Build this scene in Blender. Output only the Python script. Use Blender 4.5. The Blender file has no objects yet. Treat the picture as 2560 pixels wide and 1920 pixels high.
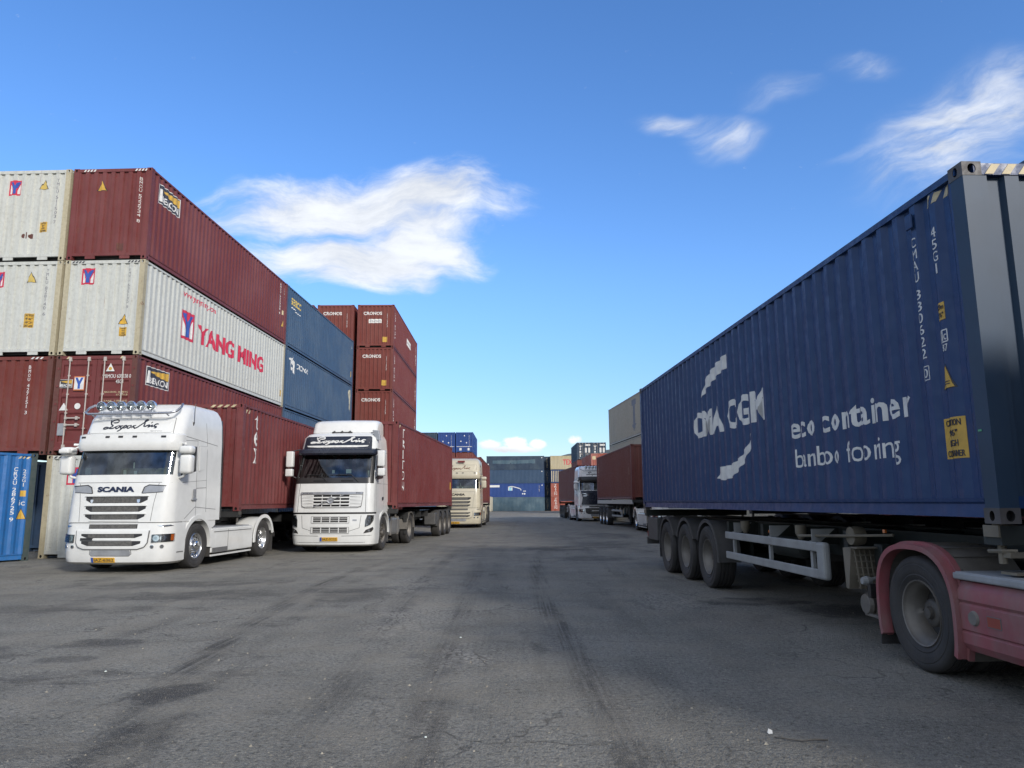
import bpy, bmesh, math, random
from math import sin, cos, pi, radians as R
from mathutils import Vector, Matrix
random.seed(7)
SC = bpy.context.scene
COL = SC.collection

# ------------------------------------------------------------------ camera
cam_d = bpy.data.cameras.new('camera'); cam = bpy.data.objects.new('camera', cam_d); COL.objects.link(cam)
PIT, ROL = .16, -.0061
fw = Vector((0, cos(PIT), sin(PIT))); up0 = Vector((0, -sin(PIT), cos(PIT))); rt0 = Vector((1, 0, 0))
rt = rt0*cos(ROL) + up0*sin(ROL); up = up0*cos(ROL) - rt0*sin(ROL)
cam.matrix_world = Matrix(((rt.x, up.x, -fw.x, 0), (rt.y, up.y, -fw.y, 0), (rt.z, up.z, -fw.z, 1.5), (0, 0, 0, 1)))
cam_d.sensor_width = 36; cam_d.lens = 36*1823/2560; cam_d.clip_start = .05; cam_d.clip_end = 6000
SC.camera = cam

# ------------------------------------------------------------------ sun and exposure
SUN_EL, SUN_AZ = R(25), R(35)            # sun behind the camera, to the right
sdir = Vector((sin(SUN_AZ)*cos(SUN_EL), -cos(SUN_AZ)*cos(SUN_EL), sin(SUN_EL)))
sun_d = bpy.data.lights.new('sun', 'SUN'); sun = bpy.data.objects.new('sun', sun_d); COL.objects.link(sun)
sun_d.energy = 1.65; sun_d.angle = R(9); sun_d.color = (1, .95, .88)
sun.rotation_euler = sdir.to_track_quat('Z', 'Y').to_euler(); sun.location = (20, -30, 40)
SC.view_settings.view_transform = 'Standard'; SC.view_settings.look = 'None'
SC.view_settings.exposure = 1.06; SC.view_settings.gamma = 1
try: SC.view_settings.use_curve_mapping = False
except Exception: pass
SKY = .15

# ------------------------------------------------------------------ node helpers
class NT:
    def __init__(s, nt): s.nt = nt; s.n = nt.nodes; s.l = nt.links
    def add(s, t, **k):
        n = s.n.new(t)
        for a, b in k.items(): setattr(n, a, b)
        return n
    def put(s, n, **k):
        for a, b in k.items():
            i = n.inputs[int(a[1:])] if a[0] == 'i' and a[1:].isdigit() else n.inputs[a.replace('_', ' ')]
            if isinstance(b, bpy.types.NodeSocket): s.l.new(b, i)
            else: i.default_value = b
        return n
    def math(s, op, a, b=0., c=0., clamp=False):
        n = s.add('ShaderNodeMath', operation=op, use_clamp=clamp); s.put(n, i0=a, i1=b)
        if op in ('MULTIPLY_ADD', 'SMOOTH_MIN'): s.put(n, i2=c)
        return n.outputs[0]
    def noise(s, vec, scale, det=3., rough=.5, dist=0.):
        n = s.add('ShaderNodeTexNoise'); s.put(n, Vector=vec, Scale=scale, Detail=det, Roughness=rough, Distortion=dist); return n.outputs[0]
    def mapv(s, vec, sc=(1, 1, 1), loc=(0, 0, 0), rot=(0, 0, 0), kind='POINT'):
        n = s.add('ShaderNodeMapping', vector_type=kind); s.put(n, Vector=vec, Scale=sc, Location=loc, Rotation=rot); return n.outputs[0]
    def ramp(s, v, a, b, x=0., y=1.):
        n = s.add('ShaderNodeMapRange', interpolation_type='SMOOTHSTEP'); s.put(n, Value=v, i1=a, i2=b, i3=x, i4=y); return n.outputs[0]
    def mix(s, f, a, b, mode='MIX'):
        n = s.add('ShaderNodeMix', data_type='RGBA', blend_type=mode)
        for i, v in ((0, f), (6, a), (7, b)):
            if isinstance(v, bpy.types.NodeSocket): s.l.new(v, n.inputs[i])
            else: n.inputs[i].default_value = v if i == 0 else (*v[:3], 1)
        return n.outputs[2]

# ------------------------------------------------------------------ world: sky with clouds
W = bpy.data.worlds.new('World'); SC.world = W; W.use_nodes = True
t = NT(W.node_tree); t.n.clear()
sky = t.add('ShaderNodeTexSky', sky_type='NISHITA'); sky.sun_disc = False
sky.sun_elevation = SUN_EL; sky.sun_rotation = math.atan2(sdir.x, sdir.y)
sky.air_density = 1.0; sky.dust_density = .5; sky.ozone_density = 2.6
tc = t.add('ShaderNodeTexCoord'); sep = t.add('ShaderNodeSeparateXYZ'); t.l.new(tc.outputs['Generated'], sep.inputs[0])
dx, dy, dz = sep.outputs
ysafe = t.math('MAXIMUM', dy, .02)
u = t.math('DIVIDE', dx, ysafe); v = t.math('DIVIDE', dz, ysafe)
uvn = t.add('ShaderNodeCombineXYZ'); t.put(uvn, X=u, Y=v)
uv = uvn.outputs[0]
wn = t.add('ShaderNodeTexNoise'); t.put(wn, Vector=uv, Scale=5., Detail=3.)
wv = t.add('ShaderNodeVectorMath', operation='SUBTRACT'); t.l.new(wn.outputs[1], wv.inputs[0]); wv.inputs[1].default_value = (.5, .5, .5)
ws = t.add('ShaderNodeVectorMath', operation='SCALE'); t.l.new(wv.outputs[0], ws.inputs[0]); ws.inputs['Scale'].default_value = .12
wa = t.add('ShaderNodeVectorMath', operation='ADD'); t.l.new(uv, wa.inputs[0]); t.l.new(ws.outputs[0], wa.inputs[1])
uvw = wa.outputs[0]
def blob(cx, cy, rx, ry, rot, amp, src=None):
    m = t.mapv(src or uvw, sc=(rx, ry, 1), loc=(cx, cy, 0), rot=(0, 0, rot), kind='TEXTURE')
    ln = t.add('ShaderNodeVectorMath', operation='LENGTH'); t.l.new(m, ln.inputs[0])
    return t.math('MULTIPLY', t.ramp(ln.outputs['Value'], 1.0, .1), amp)
def maxall(L):
    r = L[0]
    for q in L[1:]: r = t.math('MAXIMUM', r, q)
    return r
big = maxall([blob(-.24, .42, .34, .085, .04, 1.05), blob(-.30, .425, .22, .04, .12, 1.), blob(-.22, .34, .25, .07, -.05, 1.1), blob(-.14, .36, .16, .07, -.2, 1.0), blob(-.13, .435, .17, .07, 0, 1.1), blob(-.215, .428, .24, .045, .05, 1.0), blob(-.12, .44, .13, .055, -.1, 1.0), blob(-.145, .40, .16, .06, -.12, .95),
              blob(-.24, .36, .12, .03, .05, .5), blob(-.13, .372, .10, .035, -.25, .8), blob(-.235, .315, .15, .042, -.06, .95), blob(-.15, .31, .11, .03, -.1, .7)])
wisp = maxall([blob(.515, .645, .095, .04, .12, .62), blob(.66, .53, .25, .12, .55, 1.1), blob(.25, .56, .11, .032, .05, .8), blob(.32, .54, .09, .05, .1, .8), blob(.40, .60, .11, .035, .4, .5), blob(.74, .61, .13, .06, .6, .8),
               blob(.52, .50, .13, .02, .3, .4), blob(.10, .43, .06, .012, .1, .12)])
n_str = t.noise(t.mapv(uvw, sc=(7, 19, 1), rot=(0, 0, -.05)), 1., 9., .64)
n_wsp = t.noise(t.mapv(t.mapv(uvw, rot=(0, 0, -.42)), sc=(6, 22, 1)), 1., 9., .62)
a_big = t.ramp(t.math('ADD', big, t.math('MULTIPLY', t.math('SUBTRACT', n_str, .5), 1.75)), .12, 1.05)
a_big = t.math('MULTIPLY', t.math('MULTIPLY', a_big, .95), t.ramp(big, .0, .3))
a_wsp = t.math('MULTIPLY', t.ramp(t.math('MULTIPLY', wisp, t.ramp(n_wsp, .28, .74, .3, 1.15)), .03, 1.25), .85)
cum = maxall([blob(-.030, .077, .026, .0115, 0, 1., uv), blob(.006, .079, .03, .015, 0, 1., uv), blob(.034, .077, .022, .013, 0, 1., uv), blob(.004, .071, .062, .009, 0, 1., uv), blob(.084, .083, .018, .012, 0, .7, uv),
              blob(-.30, .09, .05, .013, 0, .8, uv), blob(.3, .1, .06, .014, 0, .8, uv)])
n_cum = t.noise(t.mapv(uv, sc=(60, 80, 1)), 1., 4., .6)
a_cum = t.ramp(t.math('ADD', cum, t.math('MULTIPLY', t.math('SUBTRACT', n_cum, .5), 1.4)), .25, .8)
# unseen clouds outside the view, thickened to brighten and neutralise the fill light
zs = t.math('MAXIMUM', dz, .06); pl = t.add('ShaderNodeCombineXYZ'); t.put(pl, X=t.math('DIVIDE', dx, zs), Y=t.math('DIVIDE', dy, zs))
n_all = t.noise(t.mapv(pl.outputs[0], sc=(.5, .8, 1)), 1., 5., .6)
side = t.math('MULTIPLY', t.ramp(dy, .35, .0), t.ramp(dz, .02, .12))
a_all = t.math('MULTIPLY', t.math('MULTIPLY', t.ramp(n_all, .32, .55), side), .92)
fwdm = t.ramp(dy, .02, .2)
alpha = t.math('MAXIMUM', t.math('MULTIPLY', maxall([a_big, a_wsp, a_cum]), fwdm), a_all)
hsv = t.add('ShaderNodeHueSaturation'); t.put(hsv, Saturation=1.18, Value=1.0, Color=sky.outputs[0])
hz = t.ramp(dz, .0, .32, .66, 1.0); skyc = t.mix(1., hsv.outputs[0], (.62, .65, .765), 'MULTIPLY')
sv = t.add('ShaderNodeVectorMath', operation='SCALE'); t.l.new(skyc, sv.inputs[0]); t.l.new(hz, sv.inputs['Scale']); skyc = sv.outputs[0]
shade = t.math('ADD', t.ramp(n_str, .3, .7, .74, .98), t.math('MULTIPLY', t.math('MULTIPLY', cum, fwdm), t.ramp(v, .066, .082, -.08, .3)))
cl = t.add('ShaderNodeVectorMath', operation='SCALE'); cl.inputs[0].default_value = (3.3, 3.42, 3.6); t.l.new(shade, cl.inputs['Scale'])
final = t.mix(alpha, skyc, cl.outputs[0])
bg = t.add('ShaderNodeBackground'); t.put(bg, Color=final, Strength=SKY)
wo = t.add('ShaderNodeOutputWorld'); t.l.new(bg.outputs[0], wo.inputs[0])

# ------------------------------------------------------------------ materials
MATS = {}
def mat(name):
    m = bpy.data.materials.new(name); m.use_nodes = True; q = NT(m.node_tree); q.n.clear()
    b = q.add('ShaderNodeBsdfPrincipled'); o = q.add('ShaderNodeOutputMaterial'); q.l.new(b.outputs[0], o.inputs[0])
    return m, q, b
def coords(q):
    tc = q.add('ShaderNodeTexCoord'); oi = q.add('ShaderNodeObjectInfo')
    sc = q.add('ShaderNodeVectorMath', operation='SCALE'); q.l.new(oi.outputs['Location'], sc.inputs[0]); sc.inputs['Scale'].default_value = 1.37
    ad = q.add('ShaderNodeVectorMath', operation='ADD'); q.l.new(tc.outputs['Object'], ad.inputs[0]); q.l.new(sc.outputs[0], ad.inputs[1])
    return ad.outputs[0]
def simple(name, col, rough=.5, metal=0., spec=.5, var=.12, vs=4., dust=0., dustc=(.22, .2, .17), bump=0., coat=0.):
    if name in MATS: return MATS[name]
    m, q, b = mat(name); c = coords(q)
    n = q.noise(c, vs, 4., .6); k = q.ramp(n, .3, .7, 1-var, 1+var)
    vm = q.add('ShaderNodeVectorMath', operation='SCALE'); vm.inputs[0].default_value = col[:3]; q.l.new(k, vm.inputs['Scale'])
    out = vm.outputs[0]
    if dust:
        d = q.ramp(q.noise(q.mapv(c, sc=(1, 1, .5)), 2.2, 5., .65), .35, .7, dust*.35, min(1., dust))
        out = q.mix(d, out, dustc)
        q.l.new(q.ramp(d, 0, 1, rough, .85), b.inputs['Roughness'])
    else: q.put(b, Roughness=q.ramp(n, .2, .8, rough*.85, min(1, rough*1.2)))
    q.put(b, Base_Color=out, Metallic=metal); b.inputs['Specular IOR Level'].default_value = spec
    if coat: b.inputs['Coat Weight'].default_value = coat; b.inputs['Coat Roughness'].default_value = .08
    if bump:
        bp = q.add('ShaderNodeBump'); q.put(bp, Strength=bump, Distance=.01, Height=q.noise(c, 60., 3.)); q.l.new(bp.outputs[0], b.inputs['Normal'])
    MATS[name] = m; return m
def cpaint(name, col, fade=.25, rust=.12, dirt=.25, rough=.5, streak=.35, fadec=(.5, .5, .5)):
    """container paint: faded patches, vertical streaks, rust spots and runs, dents"""
    if name in MATS: return MATS[name]
    m, q, b = mat(name); c = coords(q)
    big = q.noise(c, .55, 4., .6); st = q.noise(q.mapv(c, sc=(5, 5, .22)), 1.6, 4., .65); fine = q.noise(c, 11., 5., .65)
    out = q.mix(q.ramp(big, .35, .75, 0, fade), col, fadec)
    out = q.mix(q.ramp(st, .45, .75, 0, streak*.55), out, tuple(x*.45 for x in col))
    out = q.mix(q.ramp(st, .48, .25, 0, streak*.45), out, tuple(min(1, x*1.35+.02) for x in col))
    out = q.mix(q.ramp(fine, .4, .75, 0, dirt*.6), out, (.11, .09, .075))
    sp = q.math('MULTIPLY', q.ramp(q.noise(c, 5.5, 6., .7), .56+.12*(1-rust), .64+.13*(1-rust)), q.ramp(big, .3, .62))
    run = q.math('MULTIPLY', q.ramp(q.noise(q.mapv(c, sc=(9, 9, .5)), 2., 4., .7), .62, .76), q.ramp(q.noise(c, .9, 2.), .45, .65))
    rm = q.math('MINIMUM', q.math('ADD', sp, q.math('MULTIPLY', run, .6)), 1.)
    out = q.mix(q.math('MULTIPLY', rm, min(1., rust*4)), out, (.17, .065, .028))
    q.put(b, Base_Color=out, Roughness=q.ramp(fine, .3, .7, rough*.85, min(1, rough+.2))); b.inputs['Specular IOR Level'].default_value = .4
    bp = q.add('ShaderNodeBump'); q.put(bp, Strength=.5, Distance=.045, Height=q.math('ADD', q.math('MULTIPLY', q.noise(c, 2.3, 2.), 1.), q.math('MULTIPLY', fine, .015))); q.l.new(bp.outputs[0], b.inputs['Normal'])
    MATS[name] = m; return m
MAROON = cpaint('maroon container paint', (.135, .027, .026), .2, .2, .25, .5, .45, (.27, .13, .13))
MAROON2 = cpaint('brown red container paint', (.135, .028, .022), .22, .15, .3, .55, .4, (.25, .13, .11))
CRONOSRED = cpaint('brick red container paint', (.15, .03, .022), .2, .12, .2, .55, .35, (.22, .11, .09))
DEEP = cpaint('deep slate blue container paint', (.022, .055, .11), .3, .08, .25, .5, .35, (.06, .1, .16))
ORANGE = cpaint('orange red container paint', (.27, .05, .024), .2, .12, .25)
BROWN = cpaint('brown container paint', (.17, .05, .037), .2, .1, .3, .6, .3, (.22, .14, .12))
WHITE = cpaint('off white container paint', (.50, .515, .485), .25, .24, .3, .5, .45, (.45, .44, .38))
WHITEPOST = cpaint('yellowed off white paint', (.42, .38, .27), .4, .5, .4, .6, .5, (.3, .25, .15))
NAVY = cpaint('navy container paint', (.008, .036, .120), .12, .03, .08, .36, .5, (.03, .07, .16))
SLATE = cpaint('faded slate blue container paint', (.036, .078, .15), .4, .08, .25, .5, .35, (.12, .16, .2))
BLUE = cpaint('bright blue container paint', (.012, .11, .33), .2, .1, .25, .45, .4, (.08, .2, .35))
ROYAL = cpaint('royal blue container paint', (.010, .045, .19), .15, .05, .15, .5, .3, (.08, .12, .3))
TEAL = cpaint('scuffed grey teal container paint', (.042, .09, .13), .6, .2, .4, .6, .7, (.13, .19, .22))
DSLATE = cpaint('dark slate container paint', (.014, .034, .068), .3, .1, .3, .6, .5, (.1, .14, .16))
CREAM = cpaint('cream container paint', (.40, .34, .21), .2, .12, .25)
GREIGE = cpaint('grey beige container paint', (.45, .42, .33), .3, .06, .3, .6, .3, (.3, .3, .27))
CAST = cpaint('worn steel casting', (.07, .065, .065), .5, .3, .5, .6)
NAVYEND = cpaint('weathered navy end wall paint', (.020, .042, .078), .3, .04, .12, .55, .6, (.045, .07, .09))
RUSTPOST = cpaint('rusty container post paint', (.10, .035, .028), .15, .4, .4, fadec=(.2, .1, .08))
NAVYEND = simple('weathered navy end paint', (.020, .045, .085), .5, var=.12, vs=1.5, dust=.18, dustc=(.07, .095, .115), spec=.35)
PRW = simple('white print', (.62, .62, .6), .55, var=.1, vs=9)
PRR = simple('red print', (.5, .025, .06), .5, var=.1)
PRBL = simple('blue print', (.03, .08, .33), .5, var=.1)
PRD = simple('dark print', (.035, .035, .045), .5)
PRG = simple('grey print', (.16, .16, .18), .55)
PRY = simple('yellow print', (.55, .33, .035), .5, var=.15, vs=6, dust=.15)
PRGD = simple('gold print', (.48, .36, .1), .5)
PRC = simple('cream stripe print', (.5, .42, .26), .55, var=.2, vs=10)
VOID = simple('dark recess', (.006, .006, .007), .9)
TWHITE = simple('white truck paint', (.66, .665, .65), .2, var=.04, dust=.16, dustc=(.5, .48, .43), coat=.4)
TBEIGE = simple('beige truck paint', (.50, .455, .345), .28, var=.05, dust=.12, coat=.3)
TRED = simple('dusty red truck paint', (.26, .03, .05), .55, var=.2, dust=.9, dustc=(.24, .155, .145), coat=.1)
TBLACK = simple('black plastic trim', (.014, .014, .016), .35, dust=.1)
TDARK = simple('dark navy visor', (.018, .022, .035), .25)
RUB = simple('tyre rubber', (.022, .022, .023), .75, var=.25, dust=.35, dustc=(.09, .08, .07), bump=.3)
RIMG = simple('dusty grey rim steel', (.17, .16, .145), .5, metal=.3, var=.2, dust=.5, dustc=(.16, .14, .12))
RIMC = simple('polished rim metal', (.6, .6, .6), .18, metal=.9, var=.1)
HUB = simple('greasy hub and dish shade', (.06, .055, .05), .55, metal=.4, var=.3, dust=.4)
FRAME = simple('dark chassis steel', (.016, .017, .018), .6, var=.3, dust=.2, dustc=(.05, .045, .04), bump=.2)
FRAMEG = simple('dark green chassis steel', (.014, .02, .018), .6, var=.3, dust=.2, dustc=(.05, .05, .045))
GALV = simple('grey painted guard rail', (.27, .28, .28), .55, var=.12, dust=.25, dustc=(.2, .18, .15))
TAN = simple('dirty tan painted steel', (.14, .12, .085), .7, var=.3, dust=.3)
MUD = simple('dusty mudguard plastic', (.05, .052, .055), .6, var=.2, dust=.5, dustc=(.12, .11, .1))
MUDD = simple('grey brown dusty mudguard', (.15, .14, .125), .7, var=.25, dust=.4, dustc=(.14, .125, .11))
FUELT = simple('dull aluminium tank', (.3, .3, .3), .4, metal=.5, var=.15, dust=.3)
CHROME = simple('chrome', (.75, .76, .78), .1, metal=1., var=.04)
GRILLE = simple('dark grey grille mesh', (.085, .082, .076), .6, var=.3, vs=20, bump=.6)
SEAM = simple('dark panel gap', (.13, .13, .13), .7)
GREYT = simple('grey metal trim', (.32, .33, .35), .35, metal=.4)
AMBER = simple('amber lens', (.5, .12, .02), .2, coat=.5)
LAMPG = simple('reflector silver', (.7, .72, .73), .12, metal=.9)
LININ = simple('cab lining', (.05, .052, .055), .8, var=.2)
CURT = simple('grey green curtain', (.10, .13, .13), .9, var=.2, vs=14)
DASH = simple('olive dashboard cover', (.16, .155, .11), .8, var=.35, vs=12)
PAPER = simple('pale paper', (.55, .6, .56), .7)
PLY = simple('yellow number plate', (.60, .33, .03), .4, var=.08)
def glass(name, tint, rough=.02, tr=.55):
    m, q, b = mat(name); c = coords(q)
    q.n.remove(b); o = [n for n in q.n if n.type == 'OUTPUT_MATERIAL'][0]
    tr_ = q.add('ShaderNodeBsdfTransparent'); tr_.inputs[0].default_value = (*tint, 1)
    gl = q.add('ShaderNodeBsdfGlossy'); gl.inputs['Roughness'].default_value = rough; gl.inputs['Color'].default_value = (.85, .9, .95, 1)
    fr = q.add('ShaderNodeFresnel'); fr.inputs['IOR'].default_value = 1.5
    f2 = q.math('ADD', q.math('MULTIPLY', fr.outputs[0], 1.2), q.ramp(q.noise(c, 3., 3.), .35, .7, .02, .10))
    mx = q.add('ShaderNodeMixShader'); q.l.new(f2, mx.inputs[0]); q.l.new(tr_.outputs[0], mx.inputs[1]); q.l.new(gl.outputs[0], mx.inputs[2]); q.l.new(mx.outputs[0], o.inputs[0])
    return m
GLASS = glass('windscreen glass', (.45, .52, .5))
LENS = glass('clear lamp lens', (.85, .87, .87))

# ------------------------------------------------------------------ mesh helpers
class MB:
    def __init__(s): s.v = []; s.f = []; s.m = []
    def add(s, vs, fs, m=0):
        o = len(s.v); s.v += [tuple(p) for p in vs]; s.f += [tuple(i+o for i in f) for f in fs]; s.m += [m]*len(fs); return s
    def hexa(s, p, m=0): return s.add(p, [(0, 3, 2, 1), (4, 5, 6, 7), (0, 1, 5, 4), (1, 2, 6, 5), (2, 3, 7, 6), (3, 0, 4, 7)], m)
    def box(s, x0, x1, y0, y1, z0, z1, m=0):
        return s.hexa([(x0, y0, z0), (x1, y0, z0), (x1, y1, z0), (x0, y1, z0), (x0, y0, z1), (x1, y0, z1), (x1, y1, z1), (x0, y1, z1)], m)
    def tube(s, path, r, n=8, m=0, closed=False):
        P = [Vector(p) for p in path]; N = len(P); rings = []; ref = None
        for i, p in enumerate(P):
            a = P[(i-1) % N] if (closed or i > 0) else p; b = P[(i+1) % N] if (closed or i < N-1) else p
            d = (b-a).normalized()
            if ref is None: ref = Vector((0, 0, 1)) if abs(d.z) < .9 else Vector((1, 0, 0))
            x = d.cross(ref).normalized(); y = x.cross(d).normalized(); ref = y
            rr = r[i] if isinstance(r, (list, tuple)) else r
            rings.append([p + x*cos(2*pi*k/n)*rr + y*sin(2*pi*k/n)*rr for k in range(n)])
        vs = [q for g in rings for q in g]; fs = []
        for i in range(N if closed else N-1):
            j = (i+1) % N
            for k in range(n): fs.append((i*n+k, i*n+(k+1) % n, j*n+(k+1) % n, j*n+k))
        if not closed: fs += [tuple(range(n))[::-1], tuple((N-1)*n+k for k in range(n))]
        return s.add(vs, fs, m)
    def lathe(s, prof, c, n=24, m=0, axis=0, closed=True):
        """prof: (radius, offset along axis); axis 0 = x, 1 = y, 2 = z"""
        vs = []
        for r_, a in prof:
            for k in range(n):
                th = 2*pi*k/n; p = [0, 0, 0]; p[axis] = a; p[(axis+1) % 3] = r_*cos(th); p[(axis+2) % 3] = r_*sin(th)
                vs.append((c[0]+p[0], c[1]+p[1], c[2]+p[2]))
        L = len(prof); fs = []
        for i in range(L-1):
            for k in range(n): fs.append((i*n+k, i*n+(k+1) % n, (i+1)*n+(k+1) % n, (i+1)*n+k))
        if prof[0][0] > 1e-6 and closed: fs.append(tuple(range(n))[::-1])
        if prof[-1][0] > 1e-6 and closed: fs.append(tuple((L-1)*n+k for k in range(n)))
        return s.add(vs, fs, m)
    def grid(s, rows, m=0, closed=False):
        nr, nc = len(rows), len(rows[0]); vs = [p for r_ in rows for p in r_]; fs = []
        for i in range(nr-1):
            for j in range(nc if closed else nc-1): fs.append((i*nc+j, i*nc+(j+1) % nc, (i+1)*nc+(j+1) % nc, (i+1)*nc+j))
        return s.add(vs, fs, m)
    def prism(s, poly, d, m=0):
        n = len(poly); P = [Vector(p) for p in poly]; D = Vector(d)
        return s.add(P+[p+D for p in P], [tuple(range(n))[::-1], tuple(range(n, 2*n))]+[(i, (i+1) % n, n+(i+1) % n, n+i) for i in range(n)], m)
    def mesh(s, name, smooth=None):
        me = bpy.data.meshes.new(name); me.from_pydata(s.v, [], s.f)
        for p, k in zip(me.polygons, s.m): p.material_index = k
        b = bmesh.new(); b.from_mesh(me); bmesh.ops.remove_doubles(b, verts=b.verts, dist=1e-5); bmesh.ops.recalc_face_normals(b, faces=b.faces); b.to_mesh(me); b.free()
        if smooth:
            me.polygons.foreach_set('use_smooth', [True]*len(me.polygons)); me.set_sharp_from_angle(angle=R(smooth))
        me.update(); return me
def mk(name, me, mats, parent=None, smooth=None, bevel=0, loc=None):
    if isinstance(me, MB): me = me.mesh(name, smooth)
    o = bpy.data.objects.new(name, me); COL.objects.link(o)
    if not isinstance(mats, (list, tuple)): mats = [mats]
    if len(me.materials) == 0:
        for m in mats: me.materials.append(m)
    for i, m in enumerate(mats):
        if i < len(o.material_slots) and me.materials[i] is not m:
            o.material_slots[i].link = 'OBJECT'; o.material_slots[i].material = m
    if parent is not None: o.parent = parent
    if loc: o.location = loc
    if bevel:
        b = o.modifiers.new('bevel', 'BEVEL'); b.width = bevel; b.segments = 2; b.limit_method = 'ANGLE'; b.angle_limit = R(40)
    return o
def empty(name, loc, yaw=0): # yaw: local +y points to (sin yaw, cos yaw)
    o = bpy.data.objects.new(name, None); COL.objects.link(o); o.location = loc; o.rotation_euler = (0, 0, -yaw); o.empty_display_size = .3; return o
def tag(o, label, cat, group=None):
    o['label'] = label; o['category'] = cat
    if group: o['group'] = group
    return o
def copy_tree(o, parent=None):
    c = o.copy(); COL.objects.link(c)
    if parent is not None: c.parent = parent
    for ch in list(o.children): copy_tree(ch, c)
    return c

_tc = {}
def text2d(body, bold=0., spacing=1., line=1., align='LEFT', res=3):
    key = (body, bold, spacing, line, align)
    if key in _tc: return _tc[key]
    cu = bpy.data.curves.new('t', 'FONT'); cu.body = body; cu.size = 1; cu.offset = bold; cu.resolution_u = res; cu.space_character = spacing; cu.space_line = line; cu.align_x = align
    o = bpy.data.objects.new('t', cu); COL.objects.link(o)
    dg = bpy.context.evaluated_depsgraph_get(); me = bpy.data.meshes.new_from_object(o.evaluated_get(dg))
    vs = [(p.co.x, p.co.y) for p in me.vertices]; fs = [tuple(p.vertices) for p in me.polygons]
    bpy.data.objects.remove(o); bpy.data.curves.remove(cu); bpy.data.meshes.remove(me)
    x0 = min(p[0] for p in vs); x1 = max(p[0] for p in vs); y0 = min(p[1] for p in vs); y1 = max(p[1] for p in vs)
    vs = [((p[0]-x0)/(x1-x0), (p[1]-y0)/(y1-y0)) for p in vs]
    _tc[key] = (vs, fs); return vs, fs
def tbox(body, s0, s1, t0, t1, shear=0., **k):
    vs, fs = text2d(body, **k); return [(s0+(s1-s0)*a+shear*(b-.5)*(t1-t0), t0+(t1-t0)*b) for a, b in vs], fs
def poly(*pts): return list(pts), [tuple(range(len(pts)))]
def rect(s0, s1, t0, t1): return poly((s0, t0), (s1, t0), (s1, t1), (s0, t1))
def circ(s, t_, r, n=14, ry=None): return poly(*[(s+r*cos(2*pi*k/n), t_+(ry or r)*sin(2*pi*k/n)) for k in range(n)])
def ring(s, t_, r0, r1, n=20):
    vs = [(s+r*cos(2*pi*k/n), t_+r*sin(2*pi*k/n)) for r in (r0, r1) for k in range(n)]
    return vs, [(k, (k+1) % n, n+(k+1) % n, n+k) for k in range(n)]
def joinp(*ps):
    V = []; F = []
    for vs, fs in ps: o = len(V); V += list(vs); F += [tuple(i+o for i in f) for f in fs]
    return V, F
def ribbon(pts, w, taper=True, sub=4):
    P = [Vector((a, b)) for a, b in pts]; Q = []
    for i in range(len(P)-1):
        p0 = P[max(0, i-1)]; p1 = P[i]; p2 = P[i+1]; p3 = P[min(len(P)-1, i+2)]
        for k in range(sub):
            s = k/sub; Q.append(.5*((2*p1)+(p2-p0)*s+(2*p0-5*p1+4*p2-p3)*s*s+(3*p1-p0-3*p2+p3)*s**3))
    Q.append(P[-1]); vs = []; n = len(Q)
    for i, p in enumerate(Q):
        d = (Q[min(n-1, i+1)]-Q[max(0, i-1)])
        if d.length < 1e-9: d = Vector((1, 0))
        d.normalize(); ww = w*.5*(.45+.55*min(1, min(i, n-1-i)/3)) if taper else w*.5
        nn = Vector((-d.y, d.x))*ww; vs += [tuple(p+nn), tuple(p-nn)]
    return vs, [(2*i, 2*i+1, 2*i+3, 2*i+2) for i in range(n-1)]
def conf(pf, fn, breaks=(), tbreaks=(), thick=.004, m=0, mb=None, base=-.001):
    """cut a flat outline along fold lines and wrap it on a surface fn(s,t,d), with edges of its own"""
    vs, fs = pf; b = bmesh.new(); bv = [b.verts.new((x, y, 0)) for x, y in vs]
    for f in fs:
        try: b.faces.new([bv[i] for i in f])
        except ValueError: pass
    s0 = min(p[0] for p in vs); s1 = max(p[0] for p in vs); t0 = min(p[1] for p in vs); t1 = max(p[1] for p in vs)
    for ax, L, lo, hi in ((0, breaks, s0, s1), (1, tbreaks, t0, t1)):
        for k in L:
            if lo+1e-4 < k < hi-1e-4:
                co = (k, 0, 0) if ax == 0 else (0, k, 0); no = (1, 0, 0) if ax == 0 else (0, 1, 0)
                bmesh.ops.bisect_plane(b, geom=b.verts[:]+b.edges[:]+b.faces[:], plane_co=co, plane_no=no, dist=1e-6)
    b.verts.ensure_lookup_table(); b.verts.index_update(); mb = mb or MB(); N = len(b.verts)
    top = [fn(p.co.x, p.co.y, thick) for p in b.verts]; bot = [fn(p.co.x, p.co.y, base) for p in b.verts]
    F = [tuple(p.index for p in f.verts) for f in b.faces]
    F += [(e.verts[0].index, e.verts[1].index, N+e.verts[1].index, N+e.verts[0].index) for e in b.edges if len(e.link_faces) == 1]
    b.free(); mb.add(top+bot, F, m); return mb

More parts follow.
